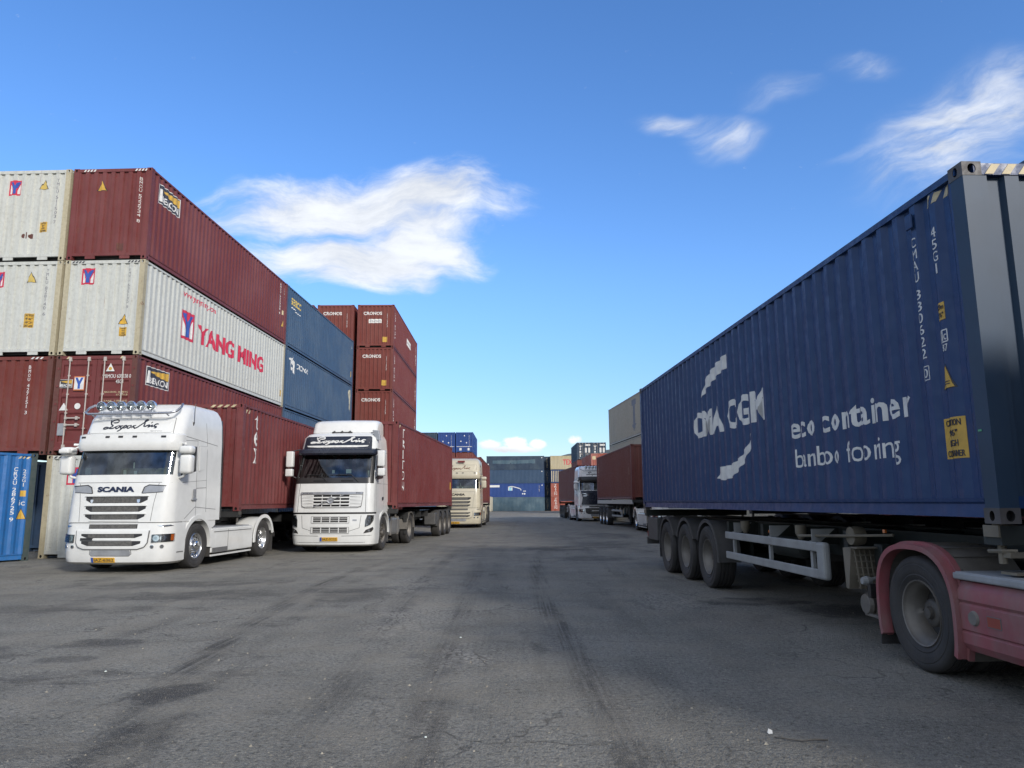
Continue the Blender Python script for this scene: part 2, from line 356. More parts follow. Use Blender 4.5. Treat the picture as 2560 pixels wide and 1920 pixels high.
SCRIPT = [[(880, 520), (855, 505), (800, 504), (745, 522), (720, 548), (735, 572), (772, 587), (758, 603), (700, 622), (620, 637), (578, 631), (605, 614), (660, 612), (720, 630), (790, 628), (845, 600)],
          [(705, 503), (712, 540), (740, 572)], [(880, 520), (868, 540), (815, 548), (760, 545)],
          [(895, 590), (855, 606), (848, 628), (880, 632), (918, 610), (925, 595), (895, 590)], [(925, 598), (965, 592)],
          [(1000, 590), (960, 600), (945, 620), (975, 628), (1030, 602), (1062, 590), (1078, 602), (1045, 624), (1000, 628)], [(1035, 583), (988, 630), (930, 665), (893, 672)],
          [(1140, 590), (1100, 602), (1092, 624), (1125, 631), (1165, 610), (1162, 592), (1140, 590)],
          [(1218, 588), (1178, 633)], [(1268, 588), (1225, 600), (1205, 610), (1235, 620), (1255, 632), (1300, 618)],
          [(1240, 640), (1300, 620), (1390, 570), (1460, 530), (1490, 515), (1465, 508), (1430, 530), (1440, 570), (1430, 600), (1465, 606), (1500, 585)],
          [(1500, 585), (1470, 614)], [(1478, 606), (1520, 588), (1545, 592), (1520, 618), (1565, 603), (1600, 588), (1592, 612), (1640, 598)], [(1592, 540), (1565, 562)],
          [(1725, 575), (1680, 572), (1642, 590), (1640, 606), (1682, 612), (1680, 626), (1640, 632)]]
def script(s0, s1, t0, t1, w):
    sx = (s1-s0)/(1725-575); sy = (t1-t0)/(672-503)
    return joinp(*[ribbon([(s0+(x-575)*sx, t1-(y-503)*sy) for x, y in st], w) for st in SCRIPT])

# ------------------------------------------------------------------ ground and hill
def gz(y): return 0 if y < 60 else -(min(y, 400)-60)*.005
g = MB(); ys = [-120, -40, 0, 20, 40, 60, 100, 155, 250, 400, 1200, 3500]; xs = [-2500, -400, -60, -20, 0, 20, 60, 400, 2500]
g.grid([[(x, y, gz(y)) for x in xs] for y in ys])
m, q, b = mat('worn asphalt yard')
geo = q.add('ShaderNodeNewGeometry'); P = geo.outputs['Position']
sp = q.add('ShaderNodeSeparateXYZ'); q.l.new(P, sp.inputs[0]); gx, gy, _ = sp.outputs
n1 = q.noise(P, .35, 5., .6); n2 = q.noise(P, 2.2, 5., .65); n3 = q.noise(P, 34., 4., .7); n4 = q.noise(P, 150., 2., .6)
nl = q.noise(q.mapv(P, sc=(1.1, .10, 1)), 1.4, 5., .6); nl2 = q.noise(q.mapv(P, sc=(4.5, .35, 1)), 1.2, 4., .6)
out = q.mix(q.ramp(n1, .3, .7), (.185, .178, .152), (.285, .274, .236))
out = q.mix(q.ramp(n2, .42, .72, 0, .55), out, (.105, .098, .086))
out = q.mix(q.ramp(nl, .5, .72, 0, .5), out, (.095, .088, .078))
out = q.mix(q.ramp(nl2, .52, .35, 0, .3), out, (.26, .24, .21))
nst = q.noise(q.mapv(P, sc=(26, .45, 1)), 1., 3., .6)
def track(pts, w, amt, col, soft=.5):
    """wheel track: a smooth curve x(y) through three points with ragged edges"""
    global out
    (x0, y0), (x1, y1), (x2, y2) = pts
    d = (y0-y1)*(y0-y2)*(y1-y2); A = (y2*(x1-x0)+y1*(x0-x2)+y0*(x2-x1))/d; B = (y2*y2*(x0-x1)+y1*y1*(x2-x0)+y0*y0*(x1-x2))/d; C_ = (y1*y2*(y1-y2)*x0+y2*y0*(y2-y0)*x1+y0*y1*(y0-y1)*x2)/d
    xc = q.math('MULTIPLY_ADD', q.math('MULTIPLY_ADD', gy, A, B), gy, C_)
    dd = q.math('ABSOLUTE', q.math('SUBTRACT', q.math('ADD', gx, q.math('MULTIPLY', q.math('SUBTRACT', n2, .5), .25)), xc))
    k = q.math('MULTIPLY', q.math('MULTIPLY', q.ramp(dd, w*1.25, w*soft*.4), q.ramp(nl2, .3, .62, .35, 1.)), q.ramp(nst, .36, .6, .3, 1.15)); k = q.math('MULTIPLY', k, q.math('MULTIPLY', q.ramp(gy, max(y0, y1, y2)+6, max(y0, y1, y2)), q.ramp(q.noise(P, .9, 3.), .32, .58, .2, 1)))
    out = q.mix(q.math('MULTIPLY', k, amt), out, col)
track([(-2.55, 4.7), (-3.2, 8.5), (-3.5, 16)], .2, 1., (.035, .033, .031))
track([(-2.2, 4.7), (-2.75, 8.5), (-3.0, 16)], .13, .45, (.045, .043, .04))
track([(.78, 4.5), (.6, 7.5), (.6, 19)], .20, .95, (.05, .043, .037))
track([(-.6, 5), (-.68, 8.5), (-.8, 15)], .18, .95, (.058, .052, .047))
track([(-1.32, 5), (-1.6, 9.5), (-1.75, 20)], .2, .9, (.062, .06, .056))
track([(1.2, 5), (1.45, 12), (1.5, 24)], .16, .3, (.07, .068, .064))
track([(-3.3, 4.7), (-4.3, 9), (-5.2, 16)], .2, .35, (.075, .07, .06))
track([(.2, 5), (.05, 10), (-.1, 26)], .22, .45, (.30, .28, .235)); track([(-1.0, 5), (-1.1, 10), (-1.2, 28)], .18, .4, (.30, .28, .235))
track([(2.0, 5), (2.15, 12), (2.3, 30)], .2, .35, (.08, .075, .066)); track([(-.2, 6), (-.3, 16), (0, 45)], .25, .4, (.075, .07, .062))
# oil and damp stains
st = q.ramp(q.noise(q.mapv(P, sc=(.8, .35, 1), loc=(3.1, 1.7, 0)), 1.0, 6., .62), .60, .70)
out = q.mix(q.math('MULTIPLY', st, .75), out, (.028, .027, .026))
st2 = q.math('MULTIPLY', q.ramp(q.noise(q.mapv(P, sc=(.55, 1.1, 1), loc=(7.3, 2.2, 0)), 1.3, 6., .68), .54, .66), q.ramp(gx, 1.5, -2.5, .25, 1))
out = q.mix(q.math('MULTIPLY', st2, .7), out, (.055, .052, .047))
st3 = q.ramp(q.noise(q.mapv(P, sc=(.7, .8, 1), loc=(1.3, 9.2, 0)), 2.1, 6., .7), .56, .66)
out = q.mix(q.math('MULTIPLY', st3, .3), out, (.30, .28, .24))
def spot(x, y, rx, ry, amt, col=(.022, .021, .021)):
    global out
    mm = q.mapv(P, sc=(rx, ry, 50), loc=(x, y, 0), kind='TEXTURE'); ln = q.add('ShaderNodeVectorMath', operation='LENGTH'); q.l.new(mm, ln.inputs[0])
    k = q.ramp(q.math('ADD', ln.outputs['Value'], q.math('MULTIPLY', q.math('SUBTRACT', n2, .5), 2.2)), 1.05, .5)
    out = q.mix(q.math('MULTIPLY', k, amt), out, col)
for a in ((-2.75, 6.2, .35, .45, .85), (-2.45, 5.0, .25, .7, .7), (-4.5, 8.3, .5, .3, .7), (-4.4, 7.5, .3, .2, .6), (1.4, 24, 1.3, 1.6, .8), (2.1, 19.8, 1.2, 1.2, .6), (3.6, 11.3, .9, .5, .85), (4.6, 10.3, .9, .8, .8), (-5.2, 12.5, 1.6, .8, .6),
          (-6.5, 14.2, 2.2, .6, .55), (-2.6, 12.5, .8, 1.2, .55), (3.4, 26, 1.4, 3, .6), (-7, 11, 1.3, .5, .5), (4.2, 33, 1.5, 3, .6)): spot(*a)
spot(3.0, 9.6, .9, .9, .45, (.17, .145, .12)); spot(-.4, 95, 6, 9, .35, (.2, .18, .155)); spot(2, 140, 12, 12, .5, (.2, .18, .155))
# crazed patches
vo = q.add('ShaderNodeTexVoronoi', feature='DISTANCE_TO_EDGE'); q.put(vo, Vector=q.mapv(P, sc=(1, .8, 1)), Scale=10.)
def crack(x, y, rx, ry):
    global out
    mm = q.mapv(P, sc=(rx, ry, 50), loc=(x, y, 0), kind='TEXTURE'); ln = q.add('ShaderNodeVectorMath', operation='LENGTH'); q.l.new(mm, ln.inputs[0])
    k = q.math('MULTIPLY', q.ramp(ln.outputs['Value'], 1.25, .3, 0, .75), q.ramp(n2, .36, .56))
    out = q.mix(q.math('MULTIPLY', k, q.ramp(vo.outputs[0], .03, .12)), out, (.36, .345, .31))
    out = q.mix(q.math('MULTIPLY', k, q.ramp(vo.outputs[0], .07, .0, 0, .85)), out, (.04, .037, .033))
vb = q.add('ShaderNodeTexVoronoi', feature='DISTANCE_TO_EDGE'); wq = q.add('ShaderNodeVectorMath', operation='ADD'); nz = q.add('ShaderNodeTexNoise'); q.put(nz, Vector=P, Scale=1.5, Detail=4.); q.l.new(P, wq.inputs[0]); q.l.new(nz.outputs[1], wq.inputs[1]); q.put(vb, Vector=wq.outputs[0], Scale=.55)
out = q.mix(q.math('MULTIPLY', q.ramp(vb.outputs[0], .012, .002), q.ramp(n1, .42, .58, .0, .75)), out, (.04, .037, .032))
crack(-1.35, 9.9, .75, 1.9); crack(2.3, 11.5, .7, 1.5); crack(-.45, 7.6, .35, .8); crack(-1.9, 14, .6, 2)
out = q.mix(q.ramp(n3, .40, .60, 0, .8), out, q.mix(.6, out, (.03, .03, .03)))
out = q.mix(q.ramp(n4, .50, .66, 0, .6), out, (.42, .39, .33))
n5 = q.noise(P, 21., 3., .6)
out = q.mix(q.ramp(n5, .56, .66, 0, .6), out, (.05, .046, .038)); out = q.mix(q.ramp(n5, .42, .32, 0, .35), out, (.40, .37, .31))
out = q.mix(q.ramp(q.noise(P, 1.1, 4., .6), .45, .65, 0, .35), out, (.30, .275, .225))
gv = q.add('ShaderNodeTexVoronoi'); q.put(gv, Vector=P, Scale=70.)
out = q.mix(q.math('MULTIPLY', q.ramp(gv.outputs['Distance'], .22, .1), q.ramp(n2, .4, .6, .2, .8)), out, (.34, .32, .28))
q.put(b, Base_Color=out, Roughness=q.ramp(n2, .3, .7, .8, .95)); b.inputs['Specular IOR Level'].default_value = .3
bp = q.add('ShaderNodeBump'); hgt = q.math('ADD', q.math('MULTIPLY', n2, 1.2), q.math('ADD', q.math('MULTIPLY', n3, .5), q.math('MULTIPLY', gv.outputs['Distance'], -.35)))
q.put(bp, Strength=1., Distance=.035, Height=hgt); q.l.new(bp.outputs[0], b.inputs['Normal'])
o = mk('ground', g, m); o['kind'] = 'structure'
# far hill
h = MB(); rows = []
for j in range(9):
    row = []
    for i in range(60):
        x = -200+i*22; k = 1.; xq = x*.79; HP = [(-200, 5), (-60, 22), (20, 44), (49, 55), (70, 63), (95, 66), (117, 68), (200, 80), (1200, 80)]
        base = next((1.267*(a[1]+(b_[1]-a[1])*(xq-a[0])/(b_[0]-a[0])) for a, b_ in zip(HP, HP[1:]) if xq <= b_[0]), 80)
        hh = (base + 2*sin(x*.037)) * sin(pi*j/8)
        row.append((x, 900+j*60, -3 + max(0, hh + (random.random()-.5)*3*k)))
    rows.append(row)
h.grid(rows)
m, q, b = mat('scrub hillside'); P_ = q.add('ShaderNodeNewGeometry').outputs['Position']
c_ = q.mix(q.ramp(q.noise(P_, .03, 5., .65), .4, .62), (.07, .085, .085), (.13, .13, .115)); q.put(b, Base_Color=c_, Roughness=.95)
o = mk('hill', h, m, smooth=60); o['kind'] = 'structure'

# ------------------------------------------------------------------ shipping containers
W_, H_ = 2.438, 2.896
def folds(L, pitch, a, sl, c, e0, e1):
    """fold positions and depths of a corrugated sheet between e0 and e1 (depth<0 is inwards)"""
    n = int((e1-e0)/pitch); p = (e1-e0)/n; k = p/pitch; out = [(e0, 0.)]
    for i in range(n):
        s = e0+i*p; out += [(s+a*.5*k, 0.), (s+(a*.5+sl)*k, -1.), (s+(a*.5+sl+c)*k, -1.), (s+(a*.5+2*sl+c)*k, 0.)]
    out.append((e1, 0.)); return out
def prof_fn(fl, depth, rec):
    def fn(s):
        if s <= fl[0][0] or s >= fl[-1][0]: return 0.
        lo, hi = 0, len(fl)-1
        while hi-lo > 1:
            mid = (lo+hi)//2
            if fl[mid][0] <= s: lo = mid
            else: hi = mid
        (a, da), (b2, db) = fl[lo], fl[hi]; tt = (s-a)/max(1e-9, b2-a)
        return -rec + depth*(da+(db-da)*tt)
    return fn
_cm = {}
def cmesh(key, fn):
    if key not in _cm: _cm[key] = fn()
    return _cm[key]
SIDEF = {}
def sideinfo(L):
    if L not in SIDEF:
        fl = folds(L, .278, .072, .068, .070, .16, L-.16); SIDEF[L] = (fl, prof_fn(fl, .036, .012))
    return SIDEF[L]
ENDF = folds(W_, .25, .11, .018, .104, .15, W_-.15); ENDP = prof_fn(ENDF, .046, .014)
def m_side(L, H):
    fl, pf = sideinfo(L); b = MB(); z0, z1 = .19, H-.075
    b.grid([[(W_-.012+.036*d, s, z) for s, d in fl] for z in (z0, z1)])
    return b.mesh('side_wall')
def m_sideL(L, H):
    fl, pf = sideinfo(L); b = MB(); z0, z1 = .19, H-.075
    b.grid([[(.012-.036*d, s, z) for s, d in fl] for z in (z0, z1)])
    return b.mesh('side_wall')
def m_end(H):
    b = MB(); b.grid([[(s, .014-.046*d, z) for s, d in ENDF] for z in (.2, H-.105)]); return b.mesh('end_wall')
def m_roof(L, H):
    b = MB(); n = int(L/.35)
    b.grid([[(x, .1+(L-.2)*i/(4*n), H-.03-(.02 if i % 4 in (2, 3) else 0)) for i in range(4*n+1)] for x in (.06, W_-.06)]); return b.mesh('roof')
def m_rails(L, H):
    b = MB()
    for x0, x1, xs_ in ((0.004, .064, 1), (W_-.064, W_-.004, -1)):
        b.box(x0, x1, .1, L-.1, H-.078, H-.018)
        xo, xi = (x0, x0+.05) if xs_ == 1 else (x1, x1-.05)
        b.prism([(xo, .17, .195), (xo+.004*xs_, .17, .165), (xo+.02*xs_, .17, .15), (xo+.004*xs_, .17, .045), (xi, .17, .045), (xi, .17, .195)], (0, L-.34, 0))
    b.box(.1, W_-.1, .006, .066, H-.11, H-.012); b.box(.1, W_-.1, L-.066, L-.006, H-.11, H-.012)
    b.box(.1, W_-.1, .006, .08, .115, .205); b.box(.1, W_-.1, L-.08, L-.006, .115, .205)
    for x0, x1 in ((.56, .86), (1.62, 1.92)): b.box(x0, x1, .012, .04, .02, .12)
    return b.mesh('frame_rails')
def m_floor(L):
    b = MB(); b.box(.03, W_-.03, .05, L-.05, .13, .18)
    n = int(L/.6)
    for i in range(n+1): y = .2+(L-.4)*i/n; b.box(.06, W_-.06, y-.03, y+.03, .05, .13)
    return b.mesh('floor')
def m_post(H):
    b = MB(); b.prism([(0.003, .003, .1), (.16, .003, .1), (.16, .06, .1), (.09, .12, .1), (.06, .16, .1), (.003, .16, .1)], (0, 0, H-.2)); return b.mesh('corner_post')
def casting(b, cx, cy, z0, sx, sy, hole_end=True):
    """corner block at (cx,cy) outer corner, growing to sx,sy; oval holes in both outer faces"""
    Lx, Ly, Hz = .162, .178, .118; n = 16
    def face(fn, w, hgt, rx, ry):
        outer = []; inner = []; deep = []
        for k in range(n):
            a = 2*pi*(k+.5)/n; ca, sa = cos(a), sin(a); sc_ = min(w/2/max(1e-6, abs(ca)), hgt/2/max(1e-6, abs(sa)))
            corner = min(abs(w/2/ca) if abs(ca) > 1e-6 else 9, abs(hgt/2/sa) if abs(sa) > 1e-6 else 9)
            outer.append((ca*corner, sa*corner)); inner.append((rx*ca, ry*sa))
        # snap nearest outer samples to the corners
        for qx, qy in ((1, 1), (-1, 1), (-1, -1), (1, -1)):
            i = min(range(n), key=lambda k: (outer[k][0]-qx*w/2)**2+(outer[k][1]-qy*hgt/2)**2); outer[i] = (qx*w/2, qy*hgt/2)
        vs = [fn(a_, c_, 0) for a_, c_ in outer]+[fn(a_, c_, 0) for a_, c_ in inner]; b.add(vs, [(k, (k+1) % n, n+(k+1) % n, n+k) for k in range(n)])
        vs = [fn(a_, c_, 0) for a_, c_ in inner]+[fn(a_, c_, .05) for a_, c_ in inner]; b.add(vs, [(k, (k+1) % n, n+(k+1) % n, n+k) for k in range(n)], 1)
        b.add([fn(a_, c_, .05) for a_, c_ in inner], [tuple(range(n))], 1)
    zc = z0+Hz/2
    face(lambda a_, c_, d: (cx+sx*(Lx/2+a_), cy+sy*d, zc+c_), Lx, Hz, .035, .042)
    face(lambda a_, c_, d: (cx+sx*d, cy+sy*(Ly/2+a_), zc+c_), Ly, Hz, .028, .040)
    x0, x1, y0, y1 = cx, cx+sx*Lx, cy, cy+sy*Ly
    b.add([(x0, y0, z0), (x1, y0, z0), (x1, y1, z0), (x0, y1, z0)], [(0, 1, 2, 3)]); b.add([(x0, y0, z0+Hz), (x1, y0, z0+Hz), (x1, y1, z0+Hz), (x0, y1, z0+Hz)], [(0, 1, 2, 3)])
    b.add([(x1, y0, z0), (x1, y1, z0), (x1, y1, z0+Hz), (x1, y0, z0+Hz)], [(0, 1, 2, 3)]); b.add([(x0, y1, z0), (x1, y1, z0), (x1, y1, z0+Hz), (x0, y1, z0+Hz)], [(0, 1, 2, 3)])
def m_cast(k):
    b = MB(); casting(b, 0, 0, 0, (1, -1)[k & 1], (1, -1)[k >> 1]); return b.mesh('corner_casting')
def m_door(H, side):
    """left (0) or right (1) door leaf with pressed panels"""
    b = MB(); x0, x1 = (.10, 1.212) if side == 0 else (1.226, 2.338); z0, z1 = .2, H-.12
    xa, xb = x0+.13, x1-.13; rows = [z0]; n = 5; band = (z1-z0-.2)/n
    ysv = [(.03)]
    zs = [(z0, .03), (z0+.1, .03)]
    for i in range(n):
        a = z0+.1+i*band; zs += [(a+.04, .03), (a+.09, .062), (a+band-.09, .062), (a+band-.04, .03)]
    zs += [(z1, .03)]
    b.grid([[(xa, yy, z) for z, yy in zs], [(xb, yy, z) for z, yy in zs]])
    for a, c in ((x0, xa), (xb, x1)): b.box(a, c, .024, .05, z0, z1)
    return b.mesh('door')
def m_rod(H):
    b = MB(); b.tube([(0, 0, .14), (0, 0, H-.05)], .018, 8)
    for z in (.16, H-.17): b.box(-.03, .05, -.02, .03, z, z+.12)
    for z in (.75, 1.2, 1.75, 2.3): b.box(-.035, .035, .0, .03, z-.02, z+.02)
    return b.mesh('lock_rod')
def m_handle():
    b = MB(); b.box(0, .42, -.012, .012, -.015, .02); b.box(.3, .36, -.03, .02, -.05, .05); b.box(-.03, .03, -.02, .03, -.04, .04); return b.mesh('door_handle')
def container(loc, yaw, body, label, group='shipping containers', L=12.192, H=H_, post=None, end=None, doors=False, detail=2, name='shipping_container', rail=None):
    c = empty(name, loc, yaw); tag(c, label, 'container', group); post = post or body; end = end or body; rail = rail or body
    if detail:
        mk('side_wall', cmesh(('s', L, H), lambda: m_side(L, H)), body, c); mk('side_wall', cmesh(('sl', L, H), lambda: m_sideL(L, H)), body, c)
    mk('end_wall', cmesh(('e', H), lambda: m_end(H)), end, c).location = (0, 0, 0)
    if doors: 
        for ch in list(c.children):
            if ch.name.startswith('end_wall'): bpy.data.objects.remove(ch)
    e2 = mk('end_wall', cmesh(('e', H), lambda: m_end(H)), end, c, loc=(W_, L, 0)); e2.rotation_euler = (0, 0, pi)
    mk('roof', cmesh(('r', L, H), lambda: m_roof(L, H)), body, c)
    mk('frame_rails', cmesh(('f', L, H), lambda: m_rails(L, H)), rail, c)
    mk('floor', cmesh(('fl', L), lambda: m_floor(L)), FRAME, c)
    for k, (x, y) in enumerate(((0, 0), (W_, 0), (0, L), (W_, L))):
        p = mk('corner_post', cmesh(('p', H), lambda: m_post(H)), post, c, loc=(x, y, 0)); p.rotation_euler = (0, 0, (0, pi/2, -pi/2, pi)[k])
        for z in (0, H-.118):
            mk('corner_casting', cmesh(('c', k), lambda: m_cast(k)), [CAST if body is NAVY else post, VOID], c, loc=(x, y, z))
    if doors:
        for sd in (0, 1): mk('door', cmesh(('d', H, sd), lambda: m_door(H, sd)), end, c)
        for x in (.42, .98, 1.46, 2.02):
            r_ = mk('lock_rod', cmesh(('rod', H), lambda: m_rod(H)), simple('pale lock rod paint', (.42, .38, .35), .5, dust=.2), c, loc=(x, .0, 0), smooth=40)
        for x, z in ((.44, 1.05), (.44, .85), (1.48, 1.05), (1.48, .85)):
            mk('door_handle', cmesh('hnd', m_handle), MATS['pale lock rod paint'], c, loc=(x, -.012, z))
        for x in (.07, W_-.12):
            for i in range(5): z = .4+i*.52; hb = MB(); hb.box(x, x+.05, -.01, .03, z, z+.06); mk('hinge', hb, end, c)
    c['L'] = L; c['H'] = H; return c
def face_fn(c, face):
    L = c['L']
    if face == 'R': pf = sideinfo(L)[1]; return (lambda s, t_, d: (W_+pf(s)+d, s, t_)), [f[0] for f in sideinfo(L)[0]]
    if face == 'L': pf = sideinfo(L)[1]; return (lambda s, t_, d: (-pf(-s)-d, -s, t_)), [-f[0] for f in sideinfo(L)[0]]
    if face == 'F': return (lambda s, t_, d: (s, -ENDP(s)-d, t_)), [f[0] for f in ENDF]
    if face == 'D': return (lambda s, t_, d: (s, .024-d, t_)), []   # door leaf plane
def mark(c, face, pf, m, name='lettering', lift=0., thick=.003):
    fn, br = face_fn(c, face); s0 = min(p[0] for p in pf[0]); s1 = max(p[0] for p in pf[0])
    mb = conf(pf, lambda s, t_, d: fn(s, t_, d+lift), [x for x in br if s0 < x < s1], thick=thick)
    return mk(name, mb, m, c)
def vnum(c, face, s, t1, body, hgt, w, m=None, gap=.22):
    """upright characters in a column"""
    parts = []; z = t1; st = hgt*(1+gap)
    for ch in body:
        if ch != ' ': ww = w*.25 if ch in '1I' else w; parts.append(tbox(ch, s-ww/2, s+ww/2, z-hgt, z))
        z -= st if ch != ' ' else st*.5
    return mark(c, face, joinp(*parts), m or PRW, 'number_lettering')
def tri(c, face, s, t_, w, hgt, m=None):
    mark(c, face, poly((s-w*.62, t_-.04*hgt), (s+w*.62, t_-.04*hgt), (s, t_+hgt*1.12)), PRD, 'warning_triangle')
    o = mark(c, face, poly((s-w*.5, t_), (s+w*.5, t_), (s, t_+hgt)), m or PRY, 'warning_triangle', lift=.004); return o
def caution(c, face, s0, s1, t0, t1, lines=('CAUTION', "9'6\"", 'HIGH', 'CONTAINER')):
    mark(c, face, rect(s0, s1, t0, t1), PRY, 'caution_sign')
    n = len(lines); hh = (t1-t0)/n; P_ = []
    for i, tx in enumerate(lines):
        ww = (s1-s0)*.42*min(1, .28+len(tx)*.09); P_.append(tbox(tx, (s0+s1)/2-ww, (s0+s1)/2+ww, t1-(i+.82)*hh, t1-(i+.2)*hh, bold=.01))
    mark(c, face, joinp(*P_), PRD, 'caution_lettering', lift=.005)
def hazard(c, face, s0, s1, t0, t1, m=None, n=3):
    w = (s1-s0)/n; mark(c, face, joinp(*[poly((s0+i*w, t0), (s0+i*w+w*.5, t0), (s0+i*w+w*.95, t1), (s0+i*w+w*.45, t1)) for i in range(n)]), m or PRC, 'hazard_stripe')
def haz_rail(c, x0, x1, y, z0, z1, n=3, m=None):
    b = MB(); w = (x1-x0)/n
    for i in range(n): b.prism([(x0+i*w, y, z0), (x0+i*w+w*.5, y, z0), (x0+i*w+w*.95, y, z1), (x0+i*w+w*.45, y, z1)], (0, -.004, 0))
    mk('hazard_stripe', b, m or PRC, c)
def ymlogo(c, face, s, t_, w, hgt, bgm=None, faded=False):
    f = lambda pts: poly(*[(s+a*w, t_+b_*hgt) for a, b_ in pts])
    mark(c, face, f([(0, 0), (1, 0), (1, 1), (0, 1)]), bgm or PRR, 'emblem')
    mark(c, face, joinp(f([(.12, .1), (.34, .1), (.34, .34), (.14, .72), (.12, .72)]), f([(.88, .1), (.66, .1), (.66, .34), (.86, .72), (.88, .72)])), PRW, 'emblem', lift=.003)
    mark(c, face, f([(.12, .9), (.34, .9), (.5, .64), (.66, .9), (.88, .9), (.61, .44), (.61, .1), (.39, .1), (.39, .44)]), PRBL, 'emblem', lift=.006)
def beacon(c, face, s0, s1, t0, t1):
    w, hh = s1-s0, t1-t0; f = lambda pts: poly(*[(s0+a*w, t0+b_*hh) for a, b_ in pts])
    mark(c, face, f([(-.03, -.04), (1.03, -.04), (1.03, 1.04), (-.03, 1.04)]), PRW, 'emblem')
    mark(c, face, f([(0, 0), (1, 0), (1, 1), (0, 1)]), PRD, 'emblem', lift=.003)
    mark(c, face, f([(.1, .78), (1, .95), (1, .5), (.55, .58)]), PRY, 'emblem', lift=.006)
    mark(c, face, f([(.0, .1), (.12, .1), (.10, .8), (.03, .8)]), PRW, 'emblem', lift=.006)
    mark(c, face, tbox('BEACON', s0+.13*w, s0+.97*w, t0+.1*hh, t0+.46*hh, bold=.02), PRW, 'lettering', lift=.006)

# --- left row, first column (four high)
LY = .036; lx, ly = -10.94, 20.93
def rowpt(x, y, yaw, u_, v_, z): return (x+u_*sin(yaw)+v_*cos(yaw), y+u_*cos(yaw)-v_*sin(yaw), z)
GZ = .022
c = container(rowpt(lx, ly, LY, 0, -W_, .0), LY, WHITE, 'white container on the ground behind the first white truck, half hidden', 'containers stacked on the left', post=WHITEPOST)
ymlogo(c, 'F', .62, 2.05, .42, .5); haz_rail(c, .2, .7, .004, H_-.09, H_-.03, 4, PRD)
c = container(rowpt(lx, ly, LY, 0, -W_, H_+GZ), LY, MAROON, 'maroon container with doors and four pale lock rods facing the camera', 'containers stacked on the left', doors=True, post=RUSTPOST)
beacon(c, 'D', .14, .52, 1.95, 2.18)
for f_, m_, z_ in (([(0, 0), (1, 0), (1, 1), (0, 1)], simple('orange print', (.5, .16, .06), .5), 0.), ([(.06, .08), (.94, .08), (.94, .92), (.06, .92)], PRW, .003), ([(.12, .9), (.34, .9), (.5, .64), (.66, .9), (.88, .9), (.61, .44), (.61, .12), (.39, .12), (.39, .44)], PRBL, .006)):
    mark(c, 'D', poly(*[(.58+a*.32, 1.86+b_*.42) for a, b_ in f_]), m_, 'emblem', lift=z_+.012)
mark(c, 'D', tbox('BMOU 630338 0', 1.5, 2.26, 2.22, 2.33), PRW, 'number_lettering', lift=.002)
mark(c, 'D', tbox('45G1', 1.82, 2.04, 2.06, 2.17), PRW, 'number_lettering', lift=.002)
for i, z in enumerate((1.78, 1.70, 1.52, 1.44, 1.30, 1.22)):
    mark(c, 'D', tbox(('MAX.GROSS  30.480 KG', '67.200 LB', 'TARE  3.890 KG', '8.580 LB', 'NET 26.590 KG', '58.620 LB')[i], 1.5 if i % 2 == 0 else 1.86, 2.2, z, z+.05), PRC, 'lettering', lift=.002)
mark(c, 'D', poly((1.50, 2.42), (1.76, 2.42), (1.63, 2.66)), PRW, 'warning_triangle'); mark(c, 'D', circ(1.63, 2.5, .05), PRY, 'warning_triangle', lift=.004)
mark(c, 'D', poly((.2, 1.28), (.46, 1.28), (.33, 1.5)), PRW, 'warning_triangle'); mark(c, 'D', circ(.74, 1.4, .09), PRW, 'emblem'); mark(c, 'D', rect(.2, .44, .55, .9), GREYT, 'label_plate')
beacon(c, 'R', .62, 1.85, 2.12, 2.66); haz_rail(c, .3, .42, .004, H_-.1, H_-.03, 1); haz_rail(c, 1.9, 2.02, .004, H_-.1, H_-.03, 1)
c = container(rowpt(lx, ly, LY, 0, -W_, 2*(H_+GZ)), LY, WHITE, 'white container with red company name on its long side, third level', 'containers stacked on the left', post=WHITEPOST)
ymlogo(c, 'F', .5, 2.15, .42, .5); vnum(c, 'F', 1.98, 2.62, 'YMMU 635180 8', .085, .06, PRG); tri(c, 'F', 1.9, .92, .24, .28); caution(c, 'F', 1.8, 2.02, .55, .82)
haz_rail(c, .2, .6, .004, H_-.09, H_-.03, 4, PRD); haz_rail(c, 1.9, 2.3, .004, H_-.09, H_-.03, 4, PRD)
mark(c, 'R', tbox('www.yangming.com', 2.44, 4.9, 2.42, 2.68, bold=.01), PRR); ymlogo(c, 'R', 2.43, 1.06, .9, .96)
mark(c, 'R', tbox('YANG MING', 3.62, 9.7, 1.13, 1.80, bold=.035, spacing=1.05), PRR); caution(c, 'R', 11.75, 11.95, .45, .75)
vnum(c, 'R', 11.3, 2.62, 'YMMU 635180 8', .09, .07, PRG)
c = container(rowpt(lx, ly, LY, 0, -W_, 3*(H_+GZ)), LY, MAROON, 'maroon container on top of the nearest left stack, with a lighthouse logo', 'containers stacked on the left')
beacon(c, 'R', .56, 1.8, 2.02, 2.6); tri(c, 'F', .9, 2.2, .26, .3); vnum(c, 'F', 2.1, 2.6, 'BMOU 522934 8', .1, .07)
mark(c, 'F', rect(1.5, 1.72, .28, .5), RUSTPOST, 'rust_patch'); vnum(c, 'R', 11.35, 2.7, 'BMOU 522934 8', .1, .08); vnum(c, 'R', 11.8, 2.6, '45G1', .1, .08); tri(c, 'R', 11.75, .75, .24, .3); mark(c, 'R', rect(11.65, 11.85, 1.3, 1.5), PRC, 'label_plate')
haz_rail(c, .3, .7, .004, H_-.1, H_-.03, 4, PRW); haz_rail(c, 1.9, 2.3, .004, H_-.1, H_-.03, 4, PRW)
